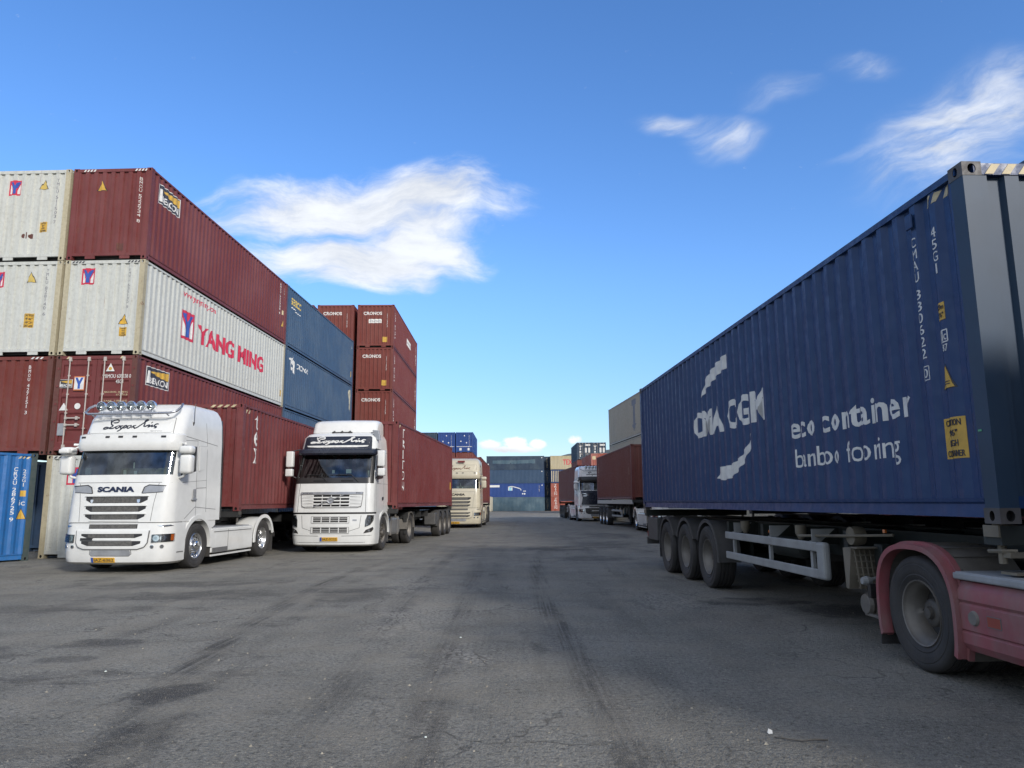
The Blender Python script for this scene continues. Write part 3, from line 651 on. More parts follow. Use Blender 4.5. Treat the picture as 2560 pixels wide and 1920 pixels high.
# --- second column further left
vv = -2*W_-.09
BY, BL = .5, 6.058
c = container((-13.17-BL*sin(BY)-W_*cos(BY), 20.3-BL*cos(BY)+W_*sin(BY), 0), BY, BLUE, 'bright blue container standing askew on the ground at the left edge', 'containers stacked on the left', L=BL, post=cpaint('dull green grey post paint', (.045, .065, .065), .2, .2, .4, fadec=(.1, .1, .09)))
vnum(c, 'R', BL-.52, 2.5, 'CRXU 286725 9', .1, .08); vnum(c, 'R', BL-.29, 2.45, '22G1', .1, .08); mark(c, 'R', rect(BL-.36, BL-.22, 1.72, 1.88), PRY, 'label_plate'); mark(c, 'R', tbox('ic', BL-.36, BL-.22, 1.48, 1.62), PRW); tri(c, 'R', BL-.29, 1.12, .22, .26)
hazard(c, 'R', BL-.5, BL-.18, 2.74, 2.8)
c = container(rowpt(lx, ly, LY, 3.0, vv, 0), LY, SLATE, 'slate container on the ground, set back in the gap beside the white one', 'containers stacked on the left', L=6.058, detail=1)
c = container(rowpt(lx, ly, LY, 0, vv, H_+GZ), LY, MAROON2, 'brown red container above the bright blue one', 'containers stacked on the left', post=RUSTPOST)
vnum(c, 'F', 1.75, 2.62, 'BMOU 427151 3', .1, .07); haz_rail(c, 1.75, 2.15, .004, H_-.09, H_-.03, 3, PRW)
c = container(rowpt(lx, ly, LY, 0, vv, 2*(H_+GZ)), LY, WHITE, 'rust stained white container on the third level at the left edge', 'containers stacked on the left', post=WHITEPOST)
ymlogo(c, 'F', .3, 2.1, .38, .48); tri(c, 'F', 1.5, 2.25, .24, .28, PRGD); vnum(c, 'F', 2.0, 2.65, 'YMLU 828140 6', .1, .07, PRG); caution(c, 'F', 1.38, 1.72, .85, 1.28)
c = container(rowpt(lx, ly, LY, 0, vv, 3*(H_+GZ)), LY, WHITE, 'white container on top at the left edge, with rust marks low down', 'containers stacked on the left', post=WHITEPOST)
ymlogo(c, 'F', .5, 2.1, .4, .48); tri(c, 'F', 1.62, 2.28, .24, .28, PRGD); vnum(c, 'F', 2.05, 2.6, 'YMLU 511503 7', .1, .07, PRG); caution(c, 'F', 1.58, 1.82, .9, 1.22)
mark(c, 'F', joinp(circ(1.1, .8, .07), circ(1.35, .78, .08), rect(1.2, 1.23, .7, .9)), RUSTPOST, 'rust_patch')
# --- second bay behind the first
u2 = 12.30
for k, (mt, lb) in enumerate(((SLATE, 'slate blue container on the ground, hidden behind the parked trailers'), (SLATE, 'slate blue container on the second level above the maroon trailer load'), (SLATE, 'slate blue container with a white emblem, third level of its stack'), (SLATE, 'slate blue container on top of its stack, with small yellow lettering'))):
    c = container(rowpt(lx, ly, LY, u2, -W_, k*(H_+GZ)), LY, mt, lb, 'slate blue containers on the left')
    if k == 3:
        mark(c, 'R', tbox('seaco', .5, 2.0, 2.12, 2.46, bold=.02), PRGD); mark(c, 'R', joinp(rect(.6, 1.2, 1.95, 2.0), rect(1.1, 1.9, 1.86, 1.90)), PRW, 'lettering'); mark(c, 'R', rect(11.7, 11.9, .5, .85), PRY, 'label_plate'); tri(c, 'R', 11.8, 2.3, .15, .2, PRW)
    if k == 2:
        mark(c, 'R', joinp(ring(1.0, 2.2, .17, .3), poly((.5, 2.42), (.85, 2.5), (.8, 2.3)), poly((1.0, 1.95), (1.3, 1.75), (1.25, 2.05)), circ(1.02, 2.28, .12), poly((.95, 2.4), (1.1, 2.7), (1.15, 2.4))), PRW, 'emblem')
        mark(c, 'R', tbox('CRONOS', 1.6, 3.4, 2.1, 2.36, bold=.02), PRW); mark(c, 'R', poly((11.3, 2.5), (11.7, 2.6), (11.9, 1.9), (11.8, 1.2), (11.55, 1.5), (11.4, 2.1)), simple('torn pale sticker', (.4, .38, .3), .7, var=.4), 'torn_sticker')
    if k == 0: proto2 = c
# --- brick red stacks further along (five high)
CH = H_+.012; cxx, cyy = -7.81, 47.16
for col in range(3):
    for k in range(5):
        z0 = k*CH
        lb = ['brick red container, %s level of the five high stack on the aisle', 'brick red container, %s level of the stack second from the aisle', 'brick red container, %s level of the stack third from the aisle'][col] % ('lowest', 'second', 'third', 'fourth', 'top')[k]
        c = container((cxx-W_-col*(W_+.24), cyy, z0), -.004, CRONOSRED, lb, 'brick red containers in the tall stacks', post=MAROON2, detail=1)
        if k >= 2:
            mark(c, 'F', tbox('CRONOS', .4, 1.62, 2.2, 2.42, bold=.03), PRW)
            if col < 2:
                vnum(c, 'F', 1.98, 2.3, 'CXDU 142750', .075, .06); mark(c, 'F', rect(1.68, 2.0, .35, .7), PRY, 'caution_sign')
        if col == 0 and k >= 2:
            vnum(c, 'R', .6, 2.45, 'CXDU 142750 8', .12, .2); vnum(c, 'R', 11.4, 2.4, 'CXDU 142750', .12, .25)
        if col == 0 and k == 4:
            mark(c, 'F', rect(.75, 1.6, 1.65, 1.92), PRW, 'banner_plate'); mark(c, 'F', tbox('uniqueleasing', .8, 1.55, 1.71, 1.86), PRG, 'lettering', lift=.004)
            mark(c, 'R', rect(6.3, 8.3, 1.5, 2.0), PRW, 'banner_plate'); mark(c, 'R', tbox('uniqueleasing', 6.5, 8.1, 1.6, 1.9), PRG, 'lettering', lift=.004)
# --- blue stacks far left
for col in range(3):
    for k in range(4):
        mt = (MAROON2, SLATE, MAROON2, ROYAL)[k] if col < 2 else (SLATE, MAROON2, SLATE, DSLATE)[k]
        lb = '%s container, %s of the far %s stack behind the beige truck' % (('brown', 'slate', 'brown', 'royal blue')[k] if col < 2 else ('slate', 'brown', 'slate', 'dark slate')[k], ('bottom', 'second', 'third', 'top')[k], ('right', 'middle', 'left')[col])
        c = container((-8.05-col*(W_+.12), 104, gz(104)+k*(H_+.01)-.05), 0, mt, lb, 'containers in the far left stacks', detail=1)
        if k == 3 and col < 2:
            vnum(c, 'F', 1.9, 2.5, 'CMAU 40112', .14, .1); mark(c, 'F', joinp(circ(.7, 1.6, .09), circ(1.2, 2.4, .09), circ(1.5, 1.4, .09)), PRW, 'emblem')
            mark(c, 'F', rect(.1, 2.3, .82, .88), PRW, 'stripe'); mark(c, 'F', joinp(rect(.5, .8, .3, .65), rect(1.65, 1.95, .3, .65)), PRW, 'label_plate')
# --- wall of containers closing the yard
wy = 155; wx = -5.5
for k, (mt, lb) in enumerate(((TEAL, 'scuffed teal container at the bottom of the wall closing the yard'), (ROYAL, 'royal blue container with pale markings in the end wall'), (DEEP, 'plain slate blue container third from the ground in the end wall'), (DSLATE, 'dark slate container with pale repainted panel atop the end wall'))):
    c = container((wx, wy+W_, gz(wy)+k*(H_-.015)), pi/2, mt, lb, 'containers laid across the end of the yard', detail=1)
    if k == 1:
        mark(c, 'R', rect(.3, 2.75, 2.1, 2.55), PRW, 'banner_plate'); TL = simple('pale blue print', (.25, .5, .6), .5)
        mark(c, 'R', joinp(rect(4.55, 4.72, 1.4, 2.25), poly((4.55, 2.25), (4.72, 2.05), (5.4, 2.2), (5.4, 2.35)), rect(5.3, 5.45, 1.4, 2.3), poly((5.4, 2.35), (5.4, 2.2), (7.1, 1.7), (7.15, 1.87)), poly((7.0, 1.85), (7.2, 1.85), (7.35, 1.45), (7.18, 1.42))), PRW, 'emblem')
        mark(c, 'R', rect(4.72, 5.3, 1.4, 2.05), TL, 'emblem', lift=.003); mark(c, 'R', joinp(rect(7.7, 8.3, 1.2, 1.35), circ(7.6, .72, .14), circ(8.0, .72, .18)), PRW, 'lettering')
        vnum(c, 'R', 11.1, 2.5, 'CAIU 8801', .14, .2, PRC)
    if k == 3: mark(c, 'R', poly((1.3, 1.3), (4.9, 1.2), (5.1, 1.5), (5.3, 1.2), (9.0, 1.35), (10.3, 1.3), (10.3, 2.2), (9.2, 2.1), (8.9, 2.05), (5.3, 1.95), (3.5, 2.0), (1.3, 1.95)), TEAL, 'repainted_panel')
    mark(c, 'R', circ(.35, 1.15, .16, 8), PRW, 'label_plate')
    if k: mark(c, 'R', circ(11.7, 2.5, .12, 8), PRW, 'label_plate')
names = ('bottom', 'second', 'third', 'top')
for k, (mt, lb) in enumerate(((ORANGE, 'orange red container, bottom right of the end wall, with large white letters'), (ORANGE, 'orange red container, second level right of the end wall'), (NAVY, 'navy container with pale bars, under the cream one'), (CREAM, 'cream container with red letters at the top right of the end wall'))):
    c = container((wx+13.55, wy+W_, gz(wy)+k*(H_-.015)), pi/2, mt, lb, 'containers laid across the end of the yard', detail=1)
    if k < 2: vnum(c, 'R', 1.0, 2.7, 'TRITON', .34, .55, PRW, .12)
    if k == 3: mark(c, 'R', tbox('TEX', 2.6, 4.6, 1.0, 2.1, bold=.02), PRR, 'lettering')
    if k == 2: mark(c, 'R', joinp(*[rect(.15+i*.36, .3+i*.36, .3, 2.6) for i in range(6)]), PRC, 'stripe')
for k in range(4):
    c = container((wx+12.22, wy+2.6, gz(wy)+k*(H_-.015)), 0, (TEAL, DSLATE, SLATE, DSLATE)[k], 'blue grey container end seen in the gap of the end wall, %s level' % names[k], 'containers in the gap of the end wall', detail=1)
    vnum(c, 'F', .7, 2.5, 'TCLU 4471', .2, .4, PRC)
c = container((-6.6, 142, gz(142)), 0, GREIGE, 'grey beige container at the left foot of the end wall', 'containers in the far left stacks', detail=1, L=12.192)
# --- right hand stacks
for col in range(2):
    for k in range(4):
        mt = (MAROON2, ORANGE, MAROON2, DSLATE)[k]
        c = container((10.87+col*(W_+.02), 123, gz(123)+k*(H_+.01)-.02), 0, mt, '%s container with doors, %s level of the far right %s stack' % (('brown', 'orange red', 'brown', 'dark slate')[k], names[k], ('left', 'right')[col]), 'containers in the far right stacks', doors=(k == 3), detail=1)
        if k == 3:
            mark(c, 'D', joinp(ring(.6, 2.35, .08, .2, 10), poly((.3, 2.3), (.9, 2.3), (.6, 2.6)), rect(.45, .7, 1.2, 1.45), rect(.5, .62, .5, 1.0), rect(1.4, 2.25, 2.35, 2.6), rect(1.35, 1.65, 1.2, 2.0), rect(1.9, 2.2, 1.2, 2.0), rect(.55, .66, 1.6, 2.1)), PRW, 'lettering', lift=.01)
for col in range(2):
    for k in range(3):
        c = container((11.6+col*(W_+.05), 108, gz(108)+k*(H_+.01)), -.02, ORANGE, 'orange red container, %s level, %s of the pair beyond the white truck' % (names[k] if k < 2 else 'top', ('left', 'right')[col]), 'orange red containers on the right', detail=1)
        if k == 2: mark(c, 'F', rect(.2, .7, 2.0, 2.5), PRC, 'label_plate'); mark(c, 'F', rect(1.8, 1.95, 1.5, 1.7), PRY, 'label_plate')
# grey beige row behind the right trailers: three high, following the aisle
GYW = -.077
for i in range(7):
    y = 58-12.25*(i+1); x = 7.68+.0775*(58-y)
    for k in range(3):
        mt = [GREIGE, GREIGE, GREIGE][k] if i < 3 else (MAROON2, NAVY, SLATE)[(i+k) % 3]
        mtn = 'grey beige' if i < 3 else ('brown red', 'navy', 'slate blue')[(i+k) % 3]
        pos = ('farthest', 'second farthest', 'third farthest', 'middle', 'fifth', 'sixth', 'nearest')[i]
        c = container((x, y, k*(H_+.006)), GYW, mt, '%s container, %s level, %s bay of the row behind the right trailers' % (mtn, ('ground', 'middle', 'top')[k], pos), 'containers in the row behind the right trailers', detail=1)
        if i == 0 and k == 2: mark(c, 'L', joinp(rect(-4.6, -3.4, 2.2, 2.6), rect(-4.3, -3.7, .9, 2.2), poly((-4.6, .9), (-3.4, .9), (-4., .4))), simple('faint blue grey print', (.2, .22, .26), .6), 'emblem')

# ------------------------------------------------------------------ wheels
def tyre_prof(r, w, groove=False):
    ri = r*.56; h = w/2
    p = [(ri, -h*.72), (ri+.02, -h*.82), (r*.66, -h*.93), (r*.68, -h*.90), (r*.70, -h*.94), (r*.76, -h*.985), (r*.84, -h), (r*.855, -h*.965), (r*.875, -h*.985), (r*.95, -h*.93), (r*.985, -h*.80)]
    if groove:
        for a in (-.5, -.17, .17, .5): p += [(r*.998, h*(a-.045)), (r*.965, h*(a-.03)), (r*.965, h*(a+.03)), (r*.998, h*(a+.045))]
    else: p += [(r, -h*.5), (r, h*.5)]
    p += [(r*.985, h*.80), (r*.95, h*.93), (r*.875, h*.985), (r*.855, h*.965), (r*.84, h), (r*.76, h*.985), (r*.70, h*.94), (r*.68, h*.90), (r*.66, h*.93), (ri+.02, h*.82), (ri, h*.72)]
    return p
def wheel(parent, x, y, z, r, w, side, kind='front', rim=None, seg=36, groove=False):
    """side +1: outer face towards +x. Part 'wheel' is the rim and hub; its sub-part is the tyre"""
    rim = rim or RIMG; s = side; ri = r*.575; h = w/2
    b = MB()
    if kind == 'front': # convex hub
        b.lathe([(ri, s*h*.75), (ri*.97, s*h*.80), (ri*.93, s*h*.72), (ri*.90, s*h*.35), (ri*.80, s*h*.28), (ri*.62, s*h*.55), (ri*.60, s*h*.62), (ri*.40, s*h*.62)], (0, 0, 0), 28, 0, closed=False)
        b.lathe([(ri*.40, s*h*.62), (ri*.38, s*h*1.0), (ri*.30, s*h*1.12), (.001, s*h*1.14)], (0, 0, 0), 20, 1, closed=False)
        rb = .5
        hx = s*h*.62
    else: # dished
        d = -.62 if kind == 'rear' else -.34
        b.lathe([(ri, s*h*.75), (ri*.99, s*h*.86), (ri*.95, s*h*.82), (ri*.93, s*h*.6), (ri*.87, s*h*.52), (ri*.84, s*h*.30), (ri*.80, s*h*.22), (ri*.80, s*h*d*1.2)], (0, 0, 0), 32, 0, closed=False)
        b.lathe([(ri*.80, s*h*d*1.2), (ri*.78, s*h*d*2.0), (ri*.6, s*h*d*2.3), (ri*.45, s*h*d*2.2)], (0, 0, 0), 28, 3, closed=False)  # on grey rims this disc is coloured darker, standing for shade in the dish
        b.lathe([(ri*.45, s*h*d*2.2), (ri*.42, s*h*.05), (ri*.36, s*h*.15), (ri*.20, s*h*.17), (ri*.17, s*h*.42), (.001, s*h*.45)], (0, 0, 0), 20, 1, closed=False)
        rb = .56; hx = s*h*d*2.2
    for k in range(10):
        a = 2*pi*k/10; cy_, cz_ = ri*rb*cos(a), ri*rb*sin(a)
        b.tube([(hx, cy_, cz_), (hx+s*.035, cy_, cz_)], .016, 6, 1)
        a += pi/10; cy_, cz_ = ri*.72*cos(a), ri*.72*sin(a)
        hx2 = s*h*.42 if kind == 'front' else hx+s*.02
        b.tube([(hx2, cy_, cz_), (hx2+s*.004, cy_, cz_)], .03, 8, 2)
    o = mk('wheel', b, [rim, HUB if rim is RIMG else CHROME, VOID, HUB if rim is RIMG else rim], parent, smooth=50, loc=(x, y, z))
    tb = MB()
    if kind == 'rear': 
        tb.lathe(tyre_prof(r, w, groove), (0, 0, 0), seg, closed=False); tb.lathe(tyre_prof(r, w, groove), (-s*(w+.03), 0, 0), seg, closed=False)
    else: tb.lathe(tyre_prof(r, w, groove), (0, 0, 0), seg, closed=False)
    tb.lathe([(r*.60, -s*h*.6), (.02, -s*h*.6)], (0, 0, 0), 16, closed=False)
    mk('tyre', tb, RUB, o, smooth=35)
    return o

# ------------------------------------------------------------------ cab surface
class Surf:
    """cab skin: levels (z, half width, front y, corner radius); s runs from the middle of the front round the corner and down the side"""
    def __init__(s, lv, bow=.05): s.lv = lv; s.bow = bow
    def at(s, z):
        L = s.lv
        if z <= L[0][0]: return L[0][1:]
        for a, b in zip(L, L[1:]):
            if z <= b[0]:
                t_ = (z-a[0])/(b[0]-a[0]); return tuple(p+(q_-p)*t_ for p, q_ in zip(a[1:], b[1:]))
        return L[-1][1:]
    def P(s, u_, z, d=0.):
        w, f, r = s.at(z); a = w-r; sg = 1 if u_ >= 0 else -1; au = abs(u_); bow = s.bow
        if au <= a: x, y, nx, ny = au, f+bow*(au/a)**2, 2*bow*au/a/a*.6, -1
        elif au <= a+r*pi/2:
            th = (au-a)/r; x, y, nx, ny = a+r*sin(th), f+bow+r*(1-cos(th)), sin(th), -cos(th)
        else: x, y, nx, ny = w, f+bow+r+(au-a-r*pi/2), 1, 0
        L = math.hypot(nx, ny); return (sg*(x+nx/L*d), y+ny/L*d, z)
    def X(s, x, z, d=0.): # by x on the front face
        w, f, r = s.at(z); a = w-r; ax = abs(x)
        u_ = x if ax <= a else math.copysign(a+r*math.asin(min(1, (ax-a)/r)), x); return s.P(u_, z, d)
    def side(s, sg): return lambda y, z, d: (sg*(s.at(z)[0]+d), y, z)
    def cols(s, z, yb, nf=10, nc=7, ns=3):
        w, f, r = s.at(z); a = w-r; e = a+r*pi/2; tot = e+max(.01, yb-(f+s.bow+r))
        L = [a*i/(nf/2) for i in range(int(nf/2)+1)]+[a+r*pi/2*i/nc for i in range(1, nc+1)]+[e+(tot-e)*i/ns for i in range(1, ns+1)]
        return [-q_ for q_ in L[:0:-1]]+L
def loft(sf, zs, yb, skip=None, d=0., cap=True, nf=10, nc=7, ns=3, mb=None, back=True):
    mb = mb or MB(); rows = []
    for z in zs:
        yy = yb(z) if callable(yb) else yb; rows.append([sf.P(u_, z, d) for u_ in sf.cols(z, yy, nf, nc, ns)])
    n = len(rows[0]); o = len(mb.v); vs = [p for r_ in rows for p in r_]; fs = []
    for i in range(len(rows)-1):
        for j in range(n-1):
            if skip and skip(i, j, n): continue
            fs.append((i*n+j, i*n+j+1, (i+1)*n+j+1, (i+1)*n+j))
        if back: fs.append((i*n, (i+1)*n, (i+1)*n+n-1, i*n+n-1))
    if cap: fs.append(tuple((len(rows)-1)*n+j for j in range(n))); fs.append(tuple(range(n))[::-1])
    mb.add(vs, fs); return mb
def patch(sf, zs, i0, i1, yb, d=0., nf=10, nc=7, ns=3):
    b = MB(); b.grid([[sf.P(u_, z, d) for u_ in sf.cols(z, yb, nf, nc, ns)[i0:i1+1]] for z in zs]); return b
def onfront(sf, pf, m, parent, name, thick=.006, lift=0., n=13, smooth=None):
    lo = min(p[0] for p in pf[0]); hi = max(p[0] for p in pf[0]); br = [lo+(hi-lo)*i/n for i in range(1, n)] if hi-lo > .25 else []
    t0 = min(p[1] for p in pf[1 and 0]); t1 = max(p[1] for p in pf[0]); tb = [z[0] for z in sf.lv if t0 < z[0] < t1]
    return mk(name, conf(pf, lambda a, z, d: sf.X(a, z, d+lift), br, tb, thick), m, parent)
def onskin(sf, pf, m, parent, name, thick=.006, lift=0.):
    lo = min(p[0] for p in pf[0]); hi = max(p[0] for p in pf[0]); br = [lo+(hi-lo)*i/10 for i in range(1, 10)]
    t0 = min(p[1] for p in pf[0]); t1 = max(p[1] for p in pf[0]); tb = [z[0] for z in sf.lv if t0 < z[0] < t1]
    return mk(name, conf(pf, lambda a, z, d: sf.P(a, z, d+lift), br, tb, thick), m, parent)
def onside(sf, sg, pf, m, parent, name, thick=.006, lift=0.):
    t0 = min(p[1] for p in pf[0]); t1 = max(p[1] for p in pf[0]); tb = [z[0] for z in sf.lv if t0 < z[0] < t1]; fn = sf.side(sg)
    return mk(name, conf(pf, lambda a, z, d: fn(a, z, d+lift), [], tb, thick), m, parent)
def line(pts, w):
    """thin closed or open outline as a ribbon of quads"""
    V = []; F = []
    for (a, b), (c_, d_) in zip(pts, pts[1:]):
        v_ = Vector((c_-a, d_-b)); L = v_.length
        if L < 1e-6: continue
        n_ = Vector((-v_.y, v_.x))/L*w/2; o = len(V); V += [(a+n_.x, b+n_.y), (a-n_.x, b-n_.y), (c_-n_.x, d_-n_.y), (c_+n_.x, d_+n_.y)]; F.append((o, o+1, o+2, o+3))
    return V, F
def rrect(s0, s1, t0, t1, r, n=4):
    P_ = []
    for cx_, cy_, a0 in ((s1-r, t0+r, -pi/2), (s1-r, t1-r, 0), (s0+r, t1-r, pi/2), (s0+r, t0+r, pi)):
        P_ += [(cx_+r*cos(a0+pi/2*i/n), cy_+r*sin(a0+pi/2*i/n)) for i in range(n+1)]
    return poly(*P_)
def lumpbox(x0, x1, y0, y1, z0, z1, r=.06): 
    """rounded block as a mesh (bevelled)"""
    b = bmesh.new(); v = [b.verts.new(p) for p in ((x0, y0, z0), (x1, y0, z0), (x1, y1, z0), (x0, y1, z0), (x0, y0, z1), (x1, y0, z1), (x1, y1, z1), (x0, y1, z1))]
    for f in [(0, 3, 2, 1), (4, 5, 6, 7), (0, 1, 5, 4), (1, 2, 6, 5), (2, 3, 7, 6), (3, 0, 4, 7)]: b.faces.new([v[i] for i in f])
    bmesh.ops.bevel(b, geom=b.edges[:], offset=r, segments=3, profile=.6, affect='EDGES'); me = bpy.data.meshes.new('block'); b.to_mesh(me); b.free()
    me.polygons.foreach_set('use_smooth', [True]*len(me.polygons)); me.set_sharp_from_angle(angle=R(50)); return me
def arch(y, z, ri, ro, x0, x1, a0=0., a1=pi, n=18, mb=None, m=0, sq=2.):
    """half ring mudguard in the y-z plane, from x0 to x1"""
    mb = mb or MB(); rows = []
    for k in range(n+1):
        a = a0+(a1-a0)*k/n; c_, s_ = cos(a), sin(a); f_ = (abs(c_)**sq+abs(s_)**sq)**(-1/sq); c_ *= f_; s_ *= f_; rows.append([(x0, y-ri*c_, z+ri*s_), (x1, y-ri*c_, z+ri*s_), (x1, y-ro*c_, z+ro*s_), (x0, y-ro*c_, z+ro*s_)])
    mb.grid(rows, m, closed=True); mb.add(rows[0], [(0, 1, 2, 3)], m); mb.add(rows[-1], [(0, 1, 2, 3)], m); return mb

def chassis(t, paint, wb=3.7, ax=1.4, rimf=None, rimr=None, rear='white', r=.52):
    fr = MB()
    for x in (-.40, .34): fr.box(x, x+.06, .5, ax+wb+.75, .72, .98)
    for y in (1.0, 2.6, 3.4, ax+wb+.6): fr.box(-.35, .35, y, y+.08, .76, .94)
    fr.tube([(-.9, ax, r), (.9, ax, r)], .06, 8); fr.tube([(-.8, ax+wb, r), (.8, ax+wb, r)], .09, 10); fr.lathe([(.001, -.2), (.22, -.12), (.22, .12), (.001, .2)], (0, ax+wb, r), 14)
    mk('chassis_frame', fr, FRAME, t)
    f5 = MB(); f5.lathe([(.45, 0), (.47, .05), (.001, .07)], (0, ax+wb-.1, 1.06), 20, axis=2); f5.box(-.42, .42, ax+wb-.35, ax+wb+.2, .96, 1.07); f5.prism([(-.3, ax+wb+.25, 1.06), (.3, ax+wb+.25, 1.06), (.22, ax+wb+.62, .98), (-.22, ax+wb+.62, .98)], (0, 0, .04)); mk('fifth_wheel', f5, HUB, t)
    ca = MB(); ca.box(-.34, .34, 2.45, ax+wb-.75, .985, 1.0); mk('catwalk', ca, GREYT, t)
    for s in (-1, 1):
        wheel(t, s*1.08, ax, r, r, .31, s, 'front', rimf); wheel(t, s*1.09, ax+wb, r, r, .28, s, 'rear', rimr, groove=(rear == 'red'))
        y = ax+wb
        b = MB()
        if rear == 'white':
            arch(y, r, .575, .60, s*.62, s*1.235, R(2), R(160), 18, b); arch(y, r, .575, .67, s*1.235, s*1.27, R(-8), R(168), 20, b)
            mk('rear_mudguard', b, paint, t, smooth=40)
        elif rear == 'grey':
            arch(y, r, .57, .60, s*.60, s*1.27, R(0), R(178), 18, b); mk('rear_mudguard', b, MUDD, t, smooth=40)
        elif rear == 'red':
            arch(y, r, .575, .60, s*.62, s*1.17, R(-28), R(205), 28, b, 1, 2.7)
            for k in range(9):
                a = R(38+k*13); arch(y, r, .60, .612, s*.70, s*1.12, a, a+R(1.6), 2, b, 1, 2.7)
            arch(y, r, .555, .60, s*1.17, s*1.275, R(-26), R(206), 32, b, 0, 2.7); arch(y, r, .595, .625, s*1.15, s*1.20, R(-26), R(206), 32, b, 0, 2.7)
            mk('rear_mudguard', b, [paint, MUDD], t, smooth=40)
        fl = MB(); fl.box(min(s*.66, s*1.24), max(s*.66, s*1.24), y+.63, y+.65, .12, .62); mk('mud_flap', fl, RUB, t)
    tl = MB(); tl.box(-1.2, 1.2, ax+wb+.84, ax+wb+.9, .52, .66); mk('tail_light_bar', tl, TBLACK, t)

def cab_interior(t, y0, y1, zf, zt, w, style):
    b = MB(); b.box(-w, w, y1-.06, y1-.03, zf, zt); b.box(-w, w, y0+.3, y1, zf-.1, zf-.06); b.box(-w, -w+.02, y0+.35, y1, zf, zt); b.box(w-.02, w, y0+.35, y1, zf, zt); b.box(-w, w, y0+.3, y1, zt, zt+.02); mk('cab_lining', b, LININ, t)
    for s in (-1, 1):
        mk('seat', lumpbox(s*.55-.25, s*.55+.25, y0+1.0, y0+1.2, zf-.05, zf+.62, .06), LININ, t); 
    sw = MB(); sw.tube([(.55+.22*cos(a), y0+.55+.08*sin(a), zf+.12+.2*sin(a)) for a in [2*pi*i/16 for i in range(16)]], .016, 6, closed=True); mk('steering_wheel', sw, TBLACK, t)
def mirrors(t, paint, sf, style, h=2.5, yb=.35):
    for s in (-1, 1):
        w = sf.at(h)[0]
        if style == 'rounded':
            arm = MB(); arm.tube([(s*(w-.02), yb+.05, 2.08), (s*(w+.14), yb-.02, 2.12), (s*(w+.22), yb-.05, 2.25)], .03, 8); arm.tube([(s*(w-.02), yb+.1, 2.86), (s*(w+.14), yb-.02, 2.86)], .03, 8)
            a = mk('mirror_arm', arm, paint, t, smooth=50)
            m1 = lumpbox(min(s*(w+.08), s*(w+.36)), max(s*(w+.08), s*(w+.36)), yb-.16, yb+.06, 2.17, 2.60, .075); o = mk('mirror', m1, paint, t)
            g_ = MB(); g_.box(min(s*(w+.12), s*(w+.33)), max(s*(w+.12), s*(w+.33)), yb+.055, yb+.066, 2.22, 2.56); mk('mirror_glass', g_, CHROME, o)
            m2 = lumpbox(min(s*(w+.06), s*(w+.37)), max(s*(w+.06), s*(w+.37)), yb-.18, yb+.05, 2.62, 2.80, .07); mk('mirror', m2, paint, t)
        else:
            arm = MB(); arm.tube([(s*(w-.02), yb+.02, 2.16), (s*(w+.16), yb-.1, 2.26), (s*(w+.2), yb-.1, 3.0), (s*(w-.02), yb+.1, 3.06)], .025, 8); mk('mirror_arm', arm, TBLACK, t, smooth=50)
            for z0, z1, o_ in ((2.52, 3.0, 0), (2.24, 2.47, .01)):
                x0, x1 = w+.10+o_, w+.32+o_; mm = lumpbox(min(s*x0, s*x1), max(s*x0, s*x1), yb-.20, yb-.02, z0, z1, .04); o = mk('mirror', mm, paint, t)
                g_ = MB(); g_.box(min(s*(x0+.03), s*(x1-.03)), max(s*(x0+.03), s*(x1-.03)), yb-.024, yb-.012, z0+.03, z1-.03); mk('mirror_glass', g_, TBLACK, o)
def plate(t, sf, x0, x1, z0, z1, body):
    p = onfront(sf, rect(x0, x1, z0, z1), PLY, t, 'number_plate', thick=.022, n=4)
    onfront(sf, rect(x0, x0+.05, z0, z1), PRBL, p, 'plate_strip', thick=.006, lift=.02); onfront(sf, tbox(body, x0+.07, x1-.02, z0+.022, z1-.022, bold=.01), PRD, p, 'plate_lettering', thick=.004, lift=.021)

